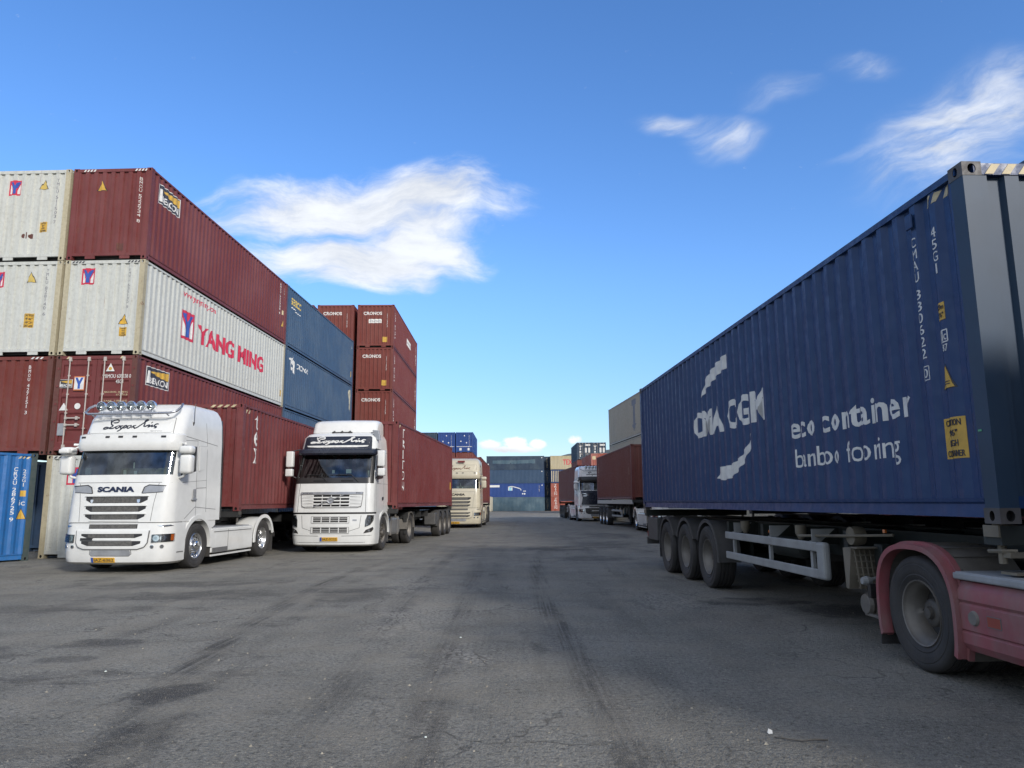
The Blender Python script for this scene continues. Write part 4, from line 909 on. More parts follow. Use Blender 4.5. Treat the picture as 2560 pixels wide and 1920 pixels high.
# ------------------------------------------------------------------ high roofed truck with slatted front (white, beige, far white)
def slat_truck(label, paint=None, trim='white', rear='white', plate_no='IAZ-6362', lamps=True, loc=(0, 0, 0), yaw=0, group='articulated truck tractors', black=False, scale=1., rimf=RIMC, old=False):
    paint = paint or TWHITE
    t = empty('truck_tractor', loc, yaw); tag(t, label, 'truck', group); t.scale = (scale,)*3
    chassis(t, paint, rimf=rimf, rimr=rimf, rear=rear)
    sf = Surf([(1.10, 1.235, .02, .30), (1.5, 1.23, .05, .30), (1.95, 1.22, .09, .30), (2.15, 1.215, .13, .30), (2.92, 1.20, .30, .30), (3.06, 1.195, .32, .30), (3.45, 1.175, .46, .30), (3.66, 1.14, .62, .28), (3.79, 1.08, .82, .26), (3.85, .98, 1.02, .24)], .06)
    lo = Surf([(.19, 1.17, .10, .36), (.24, 1.235, .02, .38), (.34, 1.255, -.01, .38), (.6, 1.265, -.02, .38), (.9, 1.262, .0, .38), (1.02, 1.25, .02, .34), (1.085, 1.24, .03, .32)], .07)
    yb = 2.42; zs = [1.10, 1.3, 1.5, 1.75, 1.95, 2.15, 2.35, 2.6, 2.92, 3.06, 3.2, 3.45, 3.56, 3.66, 3.73, 3.79, 3.85]
    nmid = 2*(5+7+3)+1; c0 = 3+7-4; c1 = nmid-1-c0
    glassrows = (5, 8)
    body = loft(sf, zs, lambda z: yb-(.0 if z < 3.6 else (z-3.6)*.5), skip=lambda i, j, n: glassrows[0] <= i < glassrows[1] and c0 <= j < c1)
    mk('cab_body', body, paint, t, smooth=38)
    mk('windscreen', patch(sf, [2.15, 2.35, 2.6, 2.92], c0, c1, yb, -.012), GLASS, t, smooth=60)
    cab_interior(t, .3, 1.9, 1.95, 3.0, 1.1, 'a')
    b = MB(); b.box(-1.02, 1.02, .28, .62, 1.98, 2.13); b.box(-.12, .62, .34, .55, 2.13, 2.30); mk('dashboard', b, DASH, t, bevel=.02)
    b = MB(); b.prism([(.62, .36, 2.13), (1.05, .42, 2.13), (1.02, .5, 2.34), (.7, .44, 2.3)], (0, .12, 0)); mk('dashboard_cover', b, DASH, t)
    b = MB(); b.box(-.85, -.42, .95, .99, 2.0, 2.9); b.box(.55, .95, 1.0, 1.04, 2.0, 2.9); mk('curtain', b, CURT, t)
    b = MB(); b.box(-.96, -.82, .32, .34, 2.17, 2.32); b.tube([(.12, .45, 2.3), (.12, .45, 2.44)], .015, 6); b.box(-.05, .02, .335, .338, 2.16, 2.26); b.box(.2, .27, .335, .338, 2.16, 2.24); mk('paper', b, PAPER, t)
    # seams
    for pts in ([(-1.16, 1.975), (1.16, 1.975)],): onfront(sf, line(pts, .012), SEAM, t, 'panel_gap', thick=.002)
    for s in (-1, 1):
        onfront(sf, line([(s*.93, 1.96), (s*.86, 1.5), (s*.83, 1.12)], .01), SEAM, t, 'panel_gap', thick=.002)
        onside(sf, s, line([(.55, 2.95), (1.22, 2.98), (1.24, 1.2)], .010), SEAM, t, 'panel_gap', thick=.002); onside(sf, s, line([(.66, 3.05), (2.2, 2.93)], .012), SEAM, t, 'panel_gap', thick=.002)
        onside(sf, s, line([(1.62, 3.45), (1.68, 2.95), (1.72, 1.3)], .010), SEAM, t, 'panel_gap', thick=.002); onside(sf, s, line([(.6, 1.98), (1.7, 2.06)], .008), SEAM, t, 'panel_gap', thick=.002)
        onside(sf, s, line([(1.24, 1.86), (1.7, 1.88)], .014), SEAM, t, 'panel_gap', thick=.002); onside(sf, s, line([(.75, 1.16), (1.2, 1.42), (2.2, 1.36)], .012), SEAM, t, 'panel_gap', thick=.002)
        w_ = onside(sf, s, poly((.52, 2.14), (.62, 2.14), (1.18, 2.26), (1.18, 2.84), (.62, 2.84), (.52, 2.6)), TBLACK, t, 'side_window', thick=.006); onside(sf, s, poly((.58, 2.18), (1.13, 2.30), (1.13, 2.79), (.66, 2.79), (.58, 2.6)), simple('dark side glass', (.02, .025, .028), .06, coat=.6), w_, 'side_glass', thick=.004, lift=.005)
        onside(sf, s, poly((1.30, 2.26), (1.52, 2.32), (1.62, 2.5), (1.66, 2.88), (1.30, 2.86)), paint, t, 'side_window', thick=.018); onside(sf, s, line([(1.30, 2.26), (1.52, 2.32), (1.62, 2.5), (1.66, 2.88), (1.30, 2.86), (1.30, 2.26)], .012), SEAM, t, 'window_seal', thick=.003, lift=.001)
        hd = MB(); x_ = s*(sf.at(1.7)[0]+.02); hd.box(min(x_, x_+s*.02), max(x_, x_+s*.02), 1.06, 1.16, 1.62, 1.84); hd.box(min(x_, x_+s*.035), max(x_, x_+s*.035), 1.0, 1.2, 1.58, 1.62); mk('door_handle', hd, GREYT, t, bevel=.006)
    # front upper panel slots with slats between them
    for z1, z0, w1, w0 in ((1.67, 1.52, .72, .58), (1.46, 1.33, .70, .56), (1.28, 1.16, .69, .55)):
        sl = onfront(sf, poly((-w0, z0), (w0, z0), (w1, z0+.07), (w1, z1), (-w1, z1), (-w1, z0+.07)), TBLACK, t, 'grille_slot', thick=.004)
        onfront(sf, rect(-w0+.02, w0-.02, z0+.01, z1-.012), GRILLE, sl, 'grille_mesh', thick=.006)
        onfront(sf, poly((-w1-.03, z1), (w1+.03, z1), (w1-.02, z1+.035), (-w1+.02, z1+.035)), paint, sl, 'grille_slat', thick=.032)
        onfront(sf, poly((-w0-.03, z0-.028), (w0+.03, z0-.028), (w0, z0), (-w0, z0)), paint, sl, 'grille_slat', thick=.02)
    if not old:
        for s in (-.56, .53): onfront(sf, poly((s-.035, 1.6), (s+.035, 1.6), (s+.03, 1.55), (s, 1.52), (s-.03, 1.55)), CHROME, t, 'badge', thick=.012, lift=.006)
        for s in (-1, 1):
            onfront(sf, poly((s*.58, 1.74), (s*1.03, 1.77), (s*1.08, 1.90), (s*.72, 1.92), (s*.62, 1.87)), GREYT if not black else TBLACK, t, 'front_inset', thick=.005); onfront(sf, line([(s*.58, 1.74), (s*.62, 1.87), (s*.72, 1.92), (s*1.08, 1.90)], .02), TBLACK, t, 'front_inset_edge', thick=.01); onfront(sf, line([(s*.58, 1.735), (s*1.03, 1.765)], .012), TBLACK, t, 'front_inset_edge', thick=.01)
    onfront(sf, tbox('SCANIA', -.46, .40, 1.765, 1.885, bold=.045), simple('navy badge lettering', (.02, .03, .07), .25, metal=.5) if not old else TBLACK, t, 'lettering', thick=.014)
    # visor
    vs_ = Surf([(2.70, 1.21, .15, .3), (2.78, 1.23, .11, .3), (3.06, 1.235, .16, .3), (3.095, 1.2, .22, .3)], .07)
    vb = loft(vs_, [2.70, 2.78, 2.93, 3.06, 3.095], .62, back=False); mk('sun_visor', vb, TBLACK if black else paint, t, smooth=40)
    for x, w_ in ((-1.0, .11), (-.38, .1), (-.06, .11), (.27, .1), (.92, .11)): onfront(vs_, rect(x-w_/2, x+w_/2, 2.985, 3.03), TBLACK, t, 'marker_lamp', thick=.008)
    # sign panel
    onfront(sf, rrect(-1.0, 1.0, 3.12, 3.45, .05), paint, t, 'sign_panel', thick=.014)
    onfront(sf, line([(-1.02, 3.1), (-1.0, 3.465), (1.0, 3.465), (1.02, 3.1)], .012), SEAM, t, 'panel_gap', thick=.002)
    onfront(sf, script(-.66, .66, 3.155, 3.43, .03), TDARK if not old else simple('brown script', (.15, .07, .04), .5), t, 'script_lettering', thick=.004, lift=.014)
    if not old: onfront(sf, tbox('Spirou', .5, .76, 3.13, 3.17, shear=.5), PRG, t, 'lettering', thick=.002, lift=.014)
    if lamps:
        lb = MB(); pth = [(-1.05, .62, 3.80), (-1.12, .50, 3.72), (-1.1, .36, 3.60), (-.98, .28, 3.555), (-.8, .25, 3.55), (.8, .25, 3.55), (.98, .28, 3.555), (1.1, .36, 3.60), (1.14, .5, 3.72), (1.08, .64, 3.80)]
        lb.tube(pth, .028, 8)
        for x in (-.9, .9): lb.tube([(x, .26, 3.55), (x, .40, 3.50)], .016, 6)
        mk('light_bar', lb, simple('blue tinted steel tube', (.38, .39, .43), .25, metal=.8), t, smooth=50)
        for i in range(6):
            x = -.70+i*.242; o = MB(); o.lathe([(.03, .17), (.075, .12), (.108, .03), (.115, -.01), (.112, -.03), (.1, -.034)], (0, 0, 0), 20, axis=1, closed=False); o.tube([(0, .05, -.1), (0, .05, -.2)], .014, 6)
            ob = mk('spotlight', o, CHROME, t, smooth=50, loc=(x, .33, 3.735)); rf = MB(); rf.lathe([(.1, -.02), (.08, .03), (.03, .07), (.001, .072)], (0, 0, 0), 20, axis=1, closed=False); mk('reflector', rf, LAMPG, ob, smooth=50)
            ln = MB(); ln.lathe([(.1, -.03), (.06, -.042), (.001, -.046)], (0, 0, 0), 20, axis=1, closed=False); mk('lens', ln, LENS, ob, smooth=60)
        for s in (-.92, .92):
            hn = MB(); hn.tube([(s, 1.2, 3.86), (s, .95, 3.86), (s, .9, 3.86)], [.02, .025, .05], 10)
            mk('air_horn', hn, CHROME, t, smooth=50) if old else None
    an = MB(); an.tube([(1.17, 1.0, 3.38), (1.2, 1.0, 3.40), (1.19, 1.02, 3.85)], .008, 5); an.tube([(1.165, 1.0, 3.33), (1.19, 1.0, 3.41)], .022, 6); mk('antenna', an, TBLACK, t)
    mirrors(t, paint, sf, 'rounded', yb=.42)
    fm = mk('front_mirror', lumpbox(-1.46, -1.22, .05, .22, 2.64, 2.74, .035), paint, t); b = MB(); b.tube([(-1.24, .15, 2.70), (-1.15, .3, 2.8)], .02, 6); mk('mirror_arm', b, paint, t)
    # lower front
    lw = loft(lo, [.19, .24, .34, .5, .6, .75, .9, 1.02, 1.085], .80); mk('bumper', lw, paint, t, smooth=38)
    seam = MB(); seam = loft(Surf([(1.08, 1.215, .06, .30), (1.105, 1.215, .06, .30)], .06), [1.08, 1.105], 2.2, d=0, cap=False); mk('panel_gap', seam, TBLACK, t)
    fp = TBLACK if black else paint
    o = onfront(lo, rect(-.56, .56, .965, 1.06), TBLACK, t, 'grille_slot', thick=.004); onfront(lo, rect(-.54, .54, .975, 1.05), GRILLE, o, 'grille_mesh', thick=.007)
    u_ = [(-.84, .925), (-.82, .66), (-.76, .57), (-.62, .525), (.62, .525), (.76, .57), (.82, .66), (.84, .925)]
    onfront(lo, poly(*u_), fp, t, 'lower_grille', thick=.03); onfront(lo, line(u_, .014), SEAM, t, 'panel_gap', thick=.032)
    for z1, z0, w1, w0, fl in ((.855, .765, .70, .55, 1), (.70, .595, .68, .52, 1)):
        o = onfront(lo, poly((-w0, z0), (w0, z0), (w1, z0+.05), (w1, z1), (-w1, z1), (-w1, z0+.05)), TBLACK, t, 'grille_slot', thick=.034); onfront(lo, rect(-w0+.02, w0-.02, z0+.008, z1-.01), GRILLE, o, 'grille_mesh', thick=.037)
    onfront(lo, rect(-.40, .48, .715, .752), paint, t, 'grille_bar', thick=.05); onfront(lo, rect(-.70, -.40, .71, .765), TBLACK, t, 'badge_box', thick=.055)
    onfront(lo, rrect(-.46, .46, .385, .50, .04), GREYT, t, 'bumper_insert', thick=.006); onfront(lo, line([(-.47, .51), (-.48, .42), (-.43, .375), (.43, .375), (.48, .42), (.47, .51)], .012), SEAM, t, 'panel_gap', thick=.004)
    for s in (-1, 1):
        hl = onskin(lo, poly(*[(s*a, z) for a, z in ((.90, .66), (1.36, .68), (1.38, .85), (.90, .835))]), TBLACK, t, 'headlight', thick=.010)
        for a, r_ in ((.99, .068), (1.13, .064)): onskin(lo, circ(s*a, .755, r_), LAMPG, hl, 'reflector', thick=.018); onskin(lo, circ(s*a, .755, r_*.45), LENS, hl, 'bulb', thick=.01, lift=.016)
        onskin(lo, rect(*sorted((s*1.29, s*1.37)), .70, .835), AMBER, hl, 'turn_signal', thick=.016)
        onskin(lo, poly(*[(s*a, z) for a, z in ((.90, .66), (1.38, .68), (1.38, .85), (.90, .835))]), LENS, hl, 'lens', thick=.004, lift=.024)
        for a in (.92, 1.12): f_ = onskin(lo, circ(s*a, .575, .042), CHROME, t, 'fog_light', thick=.01); onskin(lo, circ(s*a, .575, .03), LENS, f_, 'lens', thick=.006, lift=.01)
        onskin(lo, poly(*[(s*a, z) for a, z in ((.98, 1.03), (1.25, 1.045), (1.35, 1.02), (1.1, .995))]), LAMPG, t, 'upper_lamp', thick=.008)
        # wheel arch and steps
        b = MB(); arch(1.4, .54, .60, .70, s*.95, s*1.255, R(-12), R(188), 22, b); b.box(min(s*1.14, s*1.24), max(s*1.14, s*1.24), .78, .83, .25, 1.05); mk('wheel_arch', b, paint, t, smooth=35)
        b = MB(); b.prism([(s*1.22, .70, 1.10), (s*1.22, 2.25, 1.10), (s*1.22, 2.25, .98), (s*1.22, 2.08, .90), (s*1.22, 1.9, 1.08), (s*1.22, 1.4, 1.28), (s*1.22, .95, 1.1), (s*1.22, .8, .8), (s*1.22, .70, .8)], (-s*.04, 0, 0)); mk('sill_panel', b, paint, t)
        for z in (.42, .60, .82): st_ = MB(); st_.box(min(s*1.2, s*1.262), max(s*1.2, s*1.262), .46, .74, z, z+.025); mk('step', st_, SEAM, t)
        b = MB(); b.box(min(s*1.10, s*1.235), max(s*1.10, s*1.235), 2.08, 4.42, .30, .90); sk = mk('side_skirt', b, paint, t, bevel=.03)
        b = MB(); b.box(min(s*1.236, s*1.245), max(s*1.236, s*1.245), 2.2, 4.3, .80, .815); b.box(min(s*1.236, s*1.242), max(s*1.236, s*1.242), 2.15, 2.95, .30, .42); b.box(min(s*1.236, s*1.24), max(s*1.236, s*1.24), 2.95, 2.96, .42, .85); mk('skirt_trim', b, SEAM, sk)
        b = MB(); b.box(min(s*1.15, s*1.25), max(s*1.15, s*1.25), 2.08, 4.3, .22, .26); mk('skirt_rail', b, paint, sk)
        b = MB(); b.box(min(s*.45, s*1.14), max(s*.45, s*1.14), 2.15, 4.35, .88, .92); mk('tank_top', b, GREYT, t)
        b = MB(); b.box(min(s*.7, s*1.22), max(s*.7, s*1.22), 2.05, 2.07, .22, .8); mk('mud_flap', b, RUB, t)
        b = MB(); b.grid([[(s*w_, 2.38, z), (s*(w_-.015), 2.56, z)] for z, w_ in ((1.15, 1.225), (2.9, 1.19), (3.6, 1.13))]); b.box(min(s*.8, s*1.1), max(s*.8, s*1.1), 2.43, 2.45, 1.1, 3.6); mk('air_deflector', b, TBLACK, t)
    plate(t, lo, -.42, .12, .235, .345, plate_no)
    return t
SCY = .085
scania = slat_truck('white truck with six round lamps on its roof, nearest on the left', loc=(-8.83, 16.35, 0), yaw=SCY)

# ------------------------------------------------------------------ second white truck (black sun visor)
def visor_truck(label, loc, yaw, scale):
    paint = TWHITE; t = empty('truck_tractor', loc, yaw); tag(t, label, 'truck', 'articulated truck tractors'); t.scale = (scale,)*3
    chassis(t, paint, rimf=RIMG, rimr=RIMG, rear='grey')
    sf = Surf([(1.17, 1.235, .02, .22), (1.7, 1.225, .07, .22), (2.05, 1.22, .12, .24), (2.30, 1.21, .18, .26), (2.95, 1.19, .40, .26), (3.1, 1.185, .42, .26), (3.42, 1.15, .52, .26), (3.54, 1.08, .66, .26), (3.6, .95, .85, .24)], .07)
    lo = Surf([(.19, 1.16, .12, .30), (.24, 1.23, .03, .32), (.42, 1.255, .0, .32), (.75, 1.262, .0, .30), (1.12, 1.245, .03, .26)], .09)
    nmid = 31; c0 = 3+7-5; c1 = nmid-1-c0; yb = 2.36
    zs = [1.17, 1.4, 1.7, 1.9, 2.05, 2.18, 2.30, 2.6, 2.95, 3.1, 3.26, 3.42, 3.48, 3.54, 3.6]
    mk('cab_body', loft(sf, zs, yb, skip=lambda i, j, n: 5 <= i < 8 and c0 <= j < c1), paint, t, smooth=38)
    mk('windscreen', patch(sf, [2.18, 2.30, 2.6, 2.95], c0, c1, yb, -.012), GLASS, t, smooth=60)
    mk('cowl_panel', patch(sf, [2.02, 2.05, 2.18, 2.19], c0, c1, yb, .006), TBLACK, t, smooth=60)
    for s in (-1, 1): onskin(sf, poly(*[(s*a, z) for a, z in ((1.10, 2.10), (1.20, 2.12), (1.17, 2.97), (1.08, 2.97))]), TBLACK, t, 'windscreen_pillar', thick=.008)
    cab_interior(t, .3, 1.9, 1.95, 2.95, 1.08, 'b'); b = MB(); b.box(-1.0, 1.0, .3, .62, 1.98, 2.14); mk('dashboard', b, LININ, t)
    b = MB(); b.box(-.14, -.06, .46, .47, 2.33, 2.43); b.box(.28, .44, .5, .51, 2.33, 2.45); b.box(.98, 1.06, .42, .44, 2.22, 2.4); mk('paper', b, PAPER, t)
    for x0, x1 in ((-.95, -.38), (-.1, .55)):
        wb_ = MB(); P_ = [sf.X(x0, 2.27, .02), sf.X((x0+x1)/2, 2.275, .022), sf.X(x1, 2.27, .02), sf.X(x1+.22, 2.07, .03)]; wb_.tube(P_, [.006, .011, .012, .014], 6); mk('wiper', wb_, TBLACK, t)
        onfront(sf, rect(x0+.35, x0+.72, 2.07, 2.11), VOID, t, 'cowl_vent', thick=.008)
    vs_ = Surf([(2.88, 1.205, .18, .26), (2.93, 1.22, .15, .26), (3.04, 1.215, .22, .26), (3.07, 1.19, .30, .26)], .09)
    mk('sun_visor', loft(vs_, [2.88, 2.93, 2.99, 3.04, 3.07], .58, back=False), TDARK, t, smooth=40)
    onfront(sf, poly((-1.06, 3.05), (1.06, 3.05), (1.03, 3.42), (.98, 3.46), (-.98, 3.46), (-1.03, 3.42)), TDARK, t, 'sign_panel', thick=.012)
    onfront(sf, script(-.86, .86, 3.205, 3.44, .034), PRW, t, 'script_lettering', thick=.004, lift=.012); onfront(sf, poly((-.96, 3.175), (.96, 3.175), (.93, 3.135), (.6, 3.115), (-.6, 3.115), (-.93, 3.135)), PRW, t, 'sign_stripe', thick=.004, lift=.012)
    # roof spoiler
    fr = Surf([(3.55, 1.03, .98, .16), (3.62, 1.04, .92, .18), (3.92, 1.03, 1.06, .2), (4.0, 1.0, 1.18, .22), (4.03, .93, 1.3, .2)], .10)
    mk('roof_spoiler', loft(fr, [3.55, 3.62, 3.75, 3.92, 4.0, 4.03], 2.5), paint, t, smooth=38)
    for s in (-1, 1):
        b = MB(); b.grid([[(s*1.237, 2.3, 1.2), (s*1.225, 2.6, 1.2)], [(s*1.19, 2.3, 3.2), (s*1.18, 2.6, 3.2)], [(s*1.12, 2.1, 3.62), (s*1.08, 2.6, 3.7)], [(s*1.02, 2.1, 3.95), (s*.98, 2.58, 3.99)]]); mk('side_deflector', b, paint, t, smooth=60)
        b = MB(); b.box(min(s*.9, s*1.16), max(s*.9, s*1.1), 2.37, 2.39, 1.1, 3.5); mk('cab_back_panel', b, TBLACK, t)
        onside(sf, s, poly((.60, 2.13), (1.30, 2.20), (1.30, 2.86), (.66, 2.88), (.60, 2.7)), TBLACK, t, 'side_window', thick=.006)
        onside(sf, s, line([(.56, 1.2), (.54, 2.95), (1.36, 2.95), (1.38, 1.3)], .010), SEAM, t, 'panel_gap', thick=.002); onside(sf, s, line([(.5, 2.02), (2.1, 2.02)], .008), SEAM, t, 'panel_gap', thick=.002); onside(sf, s, line([(.5, 3.02), (2.1, 3.0)], .01), SEAM, t, 'panel_gap', thick=.002)
        hd = MB(); x_ = s*(sf.at(1.6)[0]+.01); hd.box(min(x_, x_+s*.02), max(x_, x_+s*.02), 1.16, 1.26, 1.52, 1.62); mk('door_handle', hd, TDARK, t)
    b = MB(); b.prism([(1.0, .72, 3.66), (1.2, .72, 3.64), (1.26, .72, 3.34), (1.1, .72, 3.36)], (0, .10, 0)); b.tube([(1.12, .8, 3.6), (.9, .95, 3.6)], .02, 6); mk('kerb_mirror', b, GREYT, t, bevel=.02)
    b = MB()
    for k in range(3): b.tube([(-.25+.25*k, .78, 3.60), (-.25+.25*k, .9, 3.64)], .03, 8)
    b.box(-.3, .34, .80, .86, 3.58, 3.62); mk('roof_lamp_bar', b, TBLACK, t)
    mirrors(t, paint, sf, 'tall', yb=.45)
    # front panel with slatted grille
    for s in (-1, 1): onfront(sf, line([(s*1.0, 2.02), (s*1.02, 1.7), (s*1.03, 1.18)], .012), SEAM, t, 'panel_gap', thick=.002)
    o_ = poly((-.93, 1.62), (-.93, 1.76), (.93, 1.76), (.93, 1.62), (.90, 1.36), (.80, 1.31), (-.80, 1.31), (-.90, 1.36)); gp = onfront(sf, o_, paint, t, 'grille_panel', thick=.02); onfront(sf, line([(-.93, 1.76), (-.93, 1.62), (-.90, 1.36), (-.80, 1.31), (.80, 1.31), (.90, 1.36), (.93, 1.62), (.93, 1.76)], .014), SEAM, t, 'panel_gap', thick=.022)
    onfront(sf, rect(-.93, .93, 1.70, 1.765), GREYT, gp, 'badge_strip', thick=.035, lift=.02); onfront(sf, tbox('VOLVO', -.88, -.56, 1.712, 1.755, bold=.02), PRD, gp, 'lettering', thick=.003, lift=.055); onfront(sf, tbox('FH', .74, .86, 1.712, 1.755, bold=.02), PRD, gp, 'lettering', thick=.003, lift=.055)
    for i, z in enumerate((1.655, 1.56, 1.465, 1.37)):
        for k in range(4):
            x0 = -.535+k*.275; onfront(sf, rect(x0, x0+.25, z-.03, z+.028), VOID, gp, 'grille_slot', thick=.004, lift=.02)
        for s in (-1, 1): onfront(sf, poly((s*.56, z-.035), (s*.9, z-.045), (s*.9, z-.035), (s*.56, z-.02)), SEAM, gp, 'panel_crease', thick=.002, lift=.02)
        onfront(sf, rect(-.90, .90, z+.028, z+.055), paint, gp, 'grille_slat', thick=.012, lift=.02)
    rg = MB(); c_ = sf.X(0, 1.52, .06); rg.lathe([(.07, 0), (.095, -.012), (.095, .012), (.07, .012), (.07, 0)], c_, 22, axis=1, closed=False); rg.tube([sf.X(-.52, 1.33, .045), c_, sf.X(.42, 1.70, .045)], .013, 6); rg.lathe([(.068, .005), (.001, .0)], c_, 16, axis=1, closed=False); mk('badge', rg, GREYT, t, smooth=50)
    seam = loft(Surf([(1.115, 1.215, .07, .26), (1.175, 1.215, .07, .24)], .06), [1.115, 1.175], 2.1, cap=False); mk('panel_gap', seam, VOID, t)
    mk('bumper', loft(lo, [.19, .24, .42, .6, .75, .95, 1.12], .84), paint, t, smooth=38)
    onfront(lo, line([(-.90, 1.08), (-.86, .72), (-.55, .62), (.55, .62), (.86, .72), (.90, 1.08)], .012), SEAM, t, 'panel_gap', thick=.002); onfront(lo, line([(-1.2, .50), (-.35, .485)], .014), SEAM, t, 'panel_gap', thick=.002); onfront(lo, line([(.35, .485), (1.2, .50)], .014), SEAM, t, 'panel_gap', thick=.002)
    onfront(lo, line([(-1.2, .30), (1.2, .30)], .012), SEAM, t, 'panel_gap', thick=.002)
    for z0, z1 in ((.86, 1.05), (.56, .74)):
        gp = onfront(lo, rect(-.58, .56, z0, z1), paint, t, 'grille_panel', thick=.012); onfront(lo, line([(-.58, z0), (.56, z0), (.56, z1), (-.58, z1), (-.58, z0)], .010), SEAM, gp, 'panel_gap', thick=.002, lift=.012)
        for i in range(3):
            z = z0+.045+i*.052
            for k in range(4): x0 = -.52+k*.265; onfront(lo, rect(x0, x0+.235, z-.019, z+.019), VOID, gp, 'grille_slot', thick=.004, lift=.012)
    onfront(lo, rect(.66, .78, .92, .965), GREYT, t, 'badge', thick=.008)
    for s in (-1, 1):
        hp = [(s*a, z) for a, z in ((1.02, .74), (1.17, .80), (1.27, .92), (1.30, 1.08), (1.08, 1.09), (1.03, .95))]
        hl = onskin(lo, poly(*hp), TBLACK, t, 'headlight', thick=.008)
        for a, z, r_ in ((1.15, 1.01, .05), (1.15, .90, .055), (1.1, .81, .035)): onskin(lo, circ(s*a, z, r_), LAMPG, hl, 'reflector', thick=.018)
        onskin(lo, poly(*hp), LENS, hl, 'lens', thick=.004, lift=.022)
        onskin(lo, poly(*[(s*a, z) for a, z in ((.98, .56), (1.22, .60), (1.30, .68), (1.27, .74), (1.05, .66))]), TBLACK, t, 'fog_light', thick=.008); onskin(lo, circ(s*1.14, .635, .035), LAMPG, t, 'fog_light', thick=.018)
        b = MB(); arch(1.4, .54, .60, .67, s*.95, s*1.255, R(-2), R(182), 22, b); mk('wheel_arch', b, paint, t, smooth=35)
        b = MB(); b.prism([(s*1.225, .62, 1.17), (s*1.225, 2.2, 1.17), (s*1.225, 2.2, 1.02), (s*1.225, 1.95, .95), (s*1.225, 1.75, 1.1), (s*1.225, 1.4, 1.2), (s*1.225, 1.02, 1.08), (s*1.225, .84, .9), (s*1.225, .62, .9)], (-s*.04, 0, 0)); mk('sill_panel', b, paint, t)
        b = MB(); b.box(min(s*.58, s*1.2), max(s*.58, s*1.2), 2.12, 3.72, .40, .98); sk = mk('fuel_tank', b, FUELT, t, bevel=.09)
        b = MB()
        for y in (2.45, 3.4): b.box(min(s*.57, s*1.212), max(s*.57, s*1.212), y, y+.05, .39, .99)
        mk('tank_strap', b, RIMG, sk, bevel=.01); b = MB(); b.box(min(s*.7, s*1.22), max(s*.7, s*1.22), 2.03, 2.05, .22, .85); mk('mud_flap', b, MUD, t)
    plate(t, lo, -.28, .24, .34, .45, 'IAZ-5222')
    return t
volvo = visor_truck('white truck with a black sun visor and white script lettering', (-5.56, 22.55, 0), .085, 1.035)

# ------------------------------------------------------------------ far trucks
beige = slat_truck('beige truck parked further along the left side of the aisle', paint=TBEIGE, loc=(-3.22, 43.1, 0), yaw=.03, scale=1.06, plate_no='IAB-4417', lamps=False, old=True, rimf=RIMG)
b = MB(); b.box(-.05, .35, .40, .5, 3.60, 3.70); mk('roof_sign', b, simple('dark red roof sign', (.16, .02, .02), .4), beige, bevel=.01)
farw = slat_truck('white truck with a dark front, far along the right side of the aisle', paint=simple('white paint lifted for shade', (.82, .82, .8), .2, var=.03, coat=.4), loc=(6.35, 55.4, 0), yaw=-.07, black=True, scale=1.08, plate_no='IAH-2090', rimf=RIMG)  # white lightened to offset the shade this truck stands in
sfd = Surf([(1.10, 1.235, .02, .30), (1.5, 1.23, .05, .30), (1.95, 1.22, .09, .30), (2.15, 1.215, .13, .30)], .06)
onfront(sfd, poly((-1.08, 1.15), (1.08, 1.15), (1.0, 1.6), (1.1, 2.12), (-1.1, 2.12), (-1.0, 1.6)), TDARK, farw, 'dark_front_panel', thick=.05)
onfront(sfd, joinp(line([(-.98, 1.75), (-.6, 1.77), (-.55, 1.86), (-.98, 1.92)], .03)), CHROME, farw, 'front_trim', thick=.06)
midw = copy_tree(scania); midw.location = (7.62, 33.4, 0); midw.rotation_euler = (0, 0, .0); midw['label'] = 'white tractor with polished wheels, second on the right, cab hidden by the navy container'

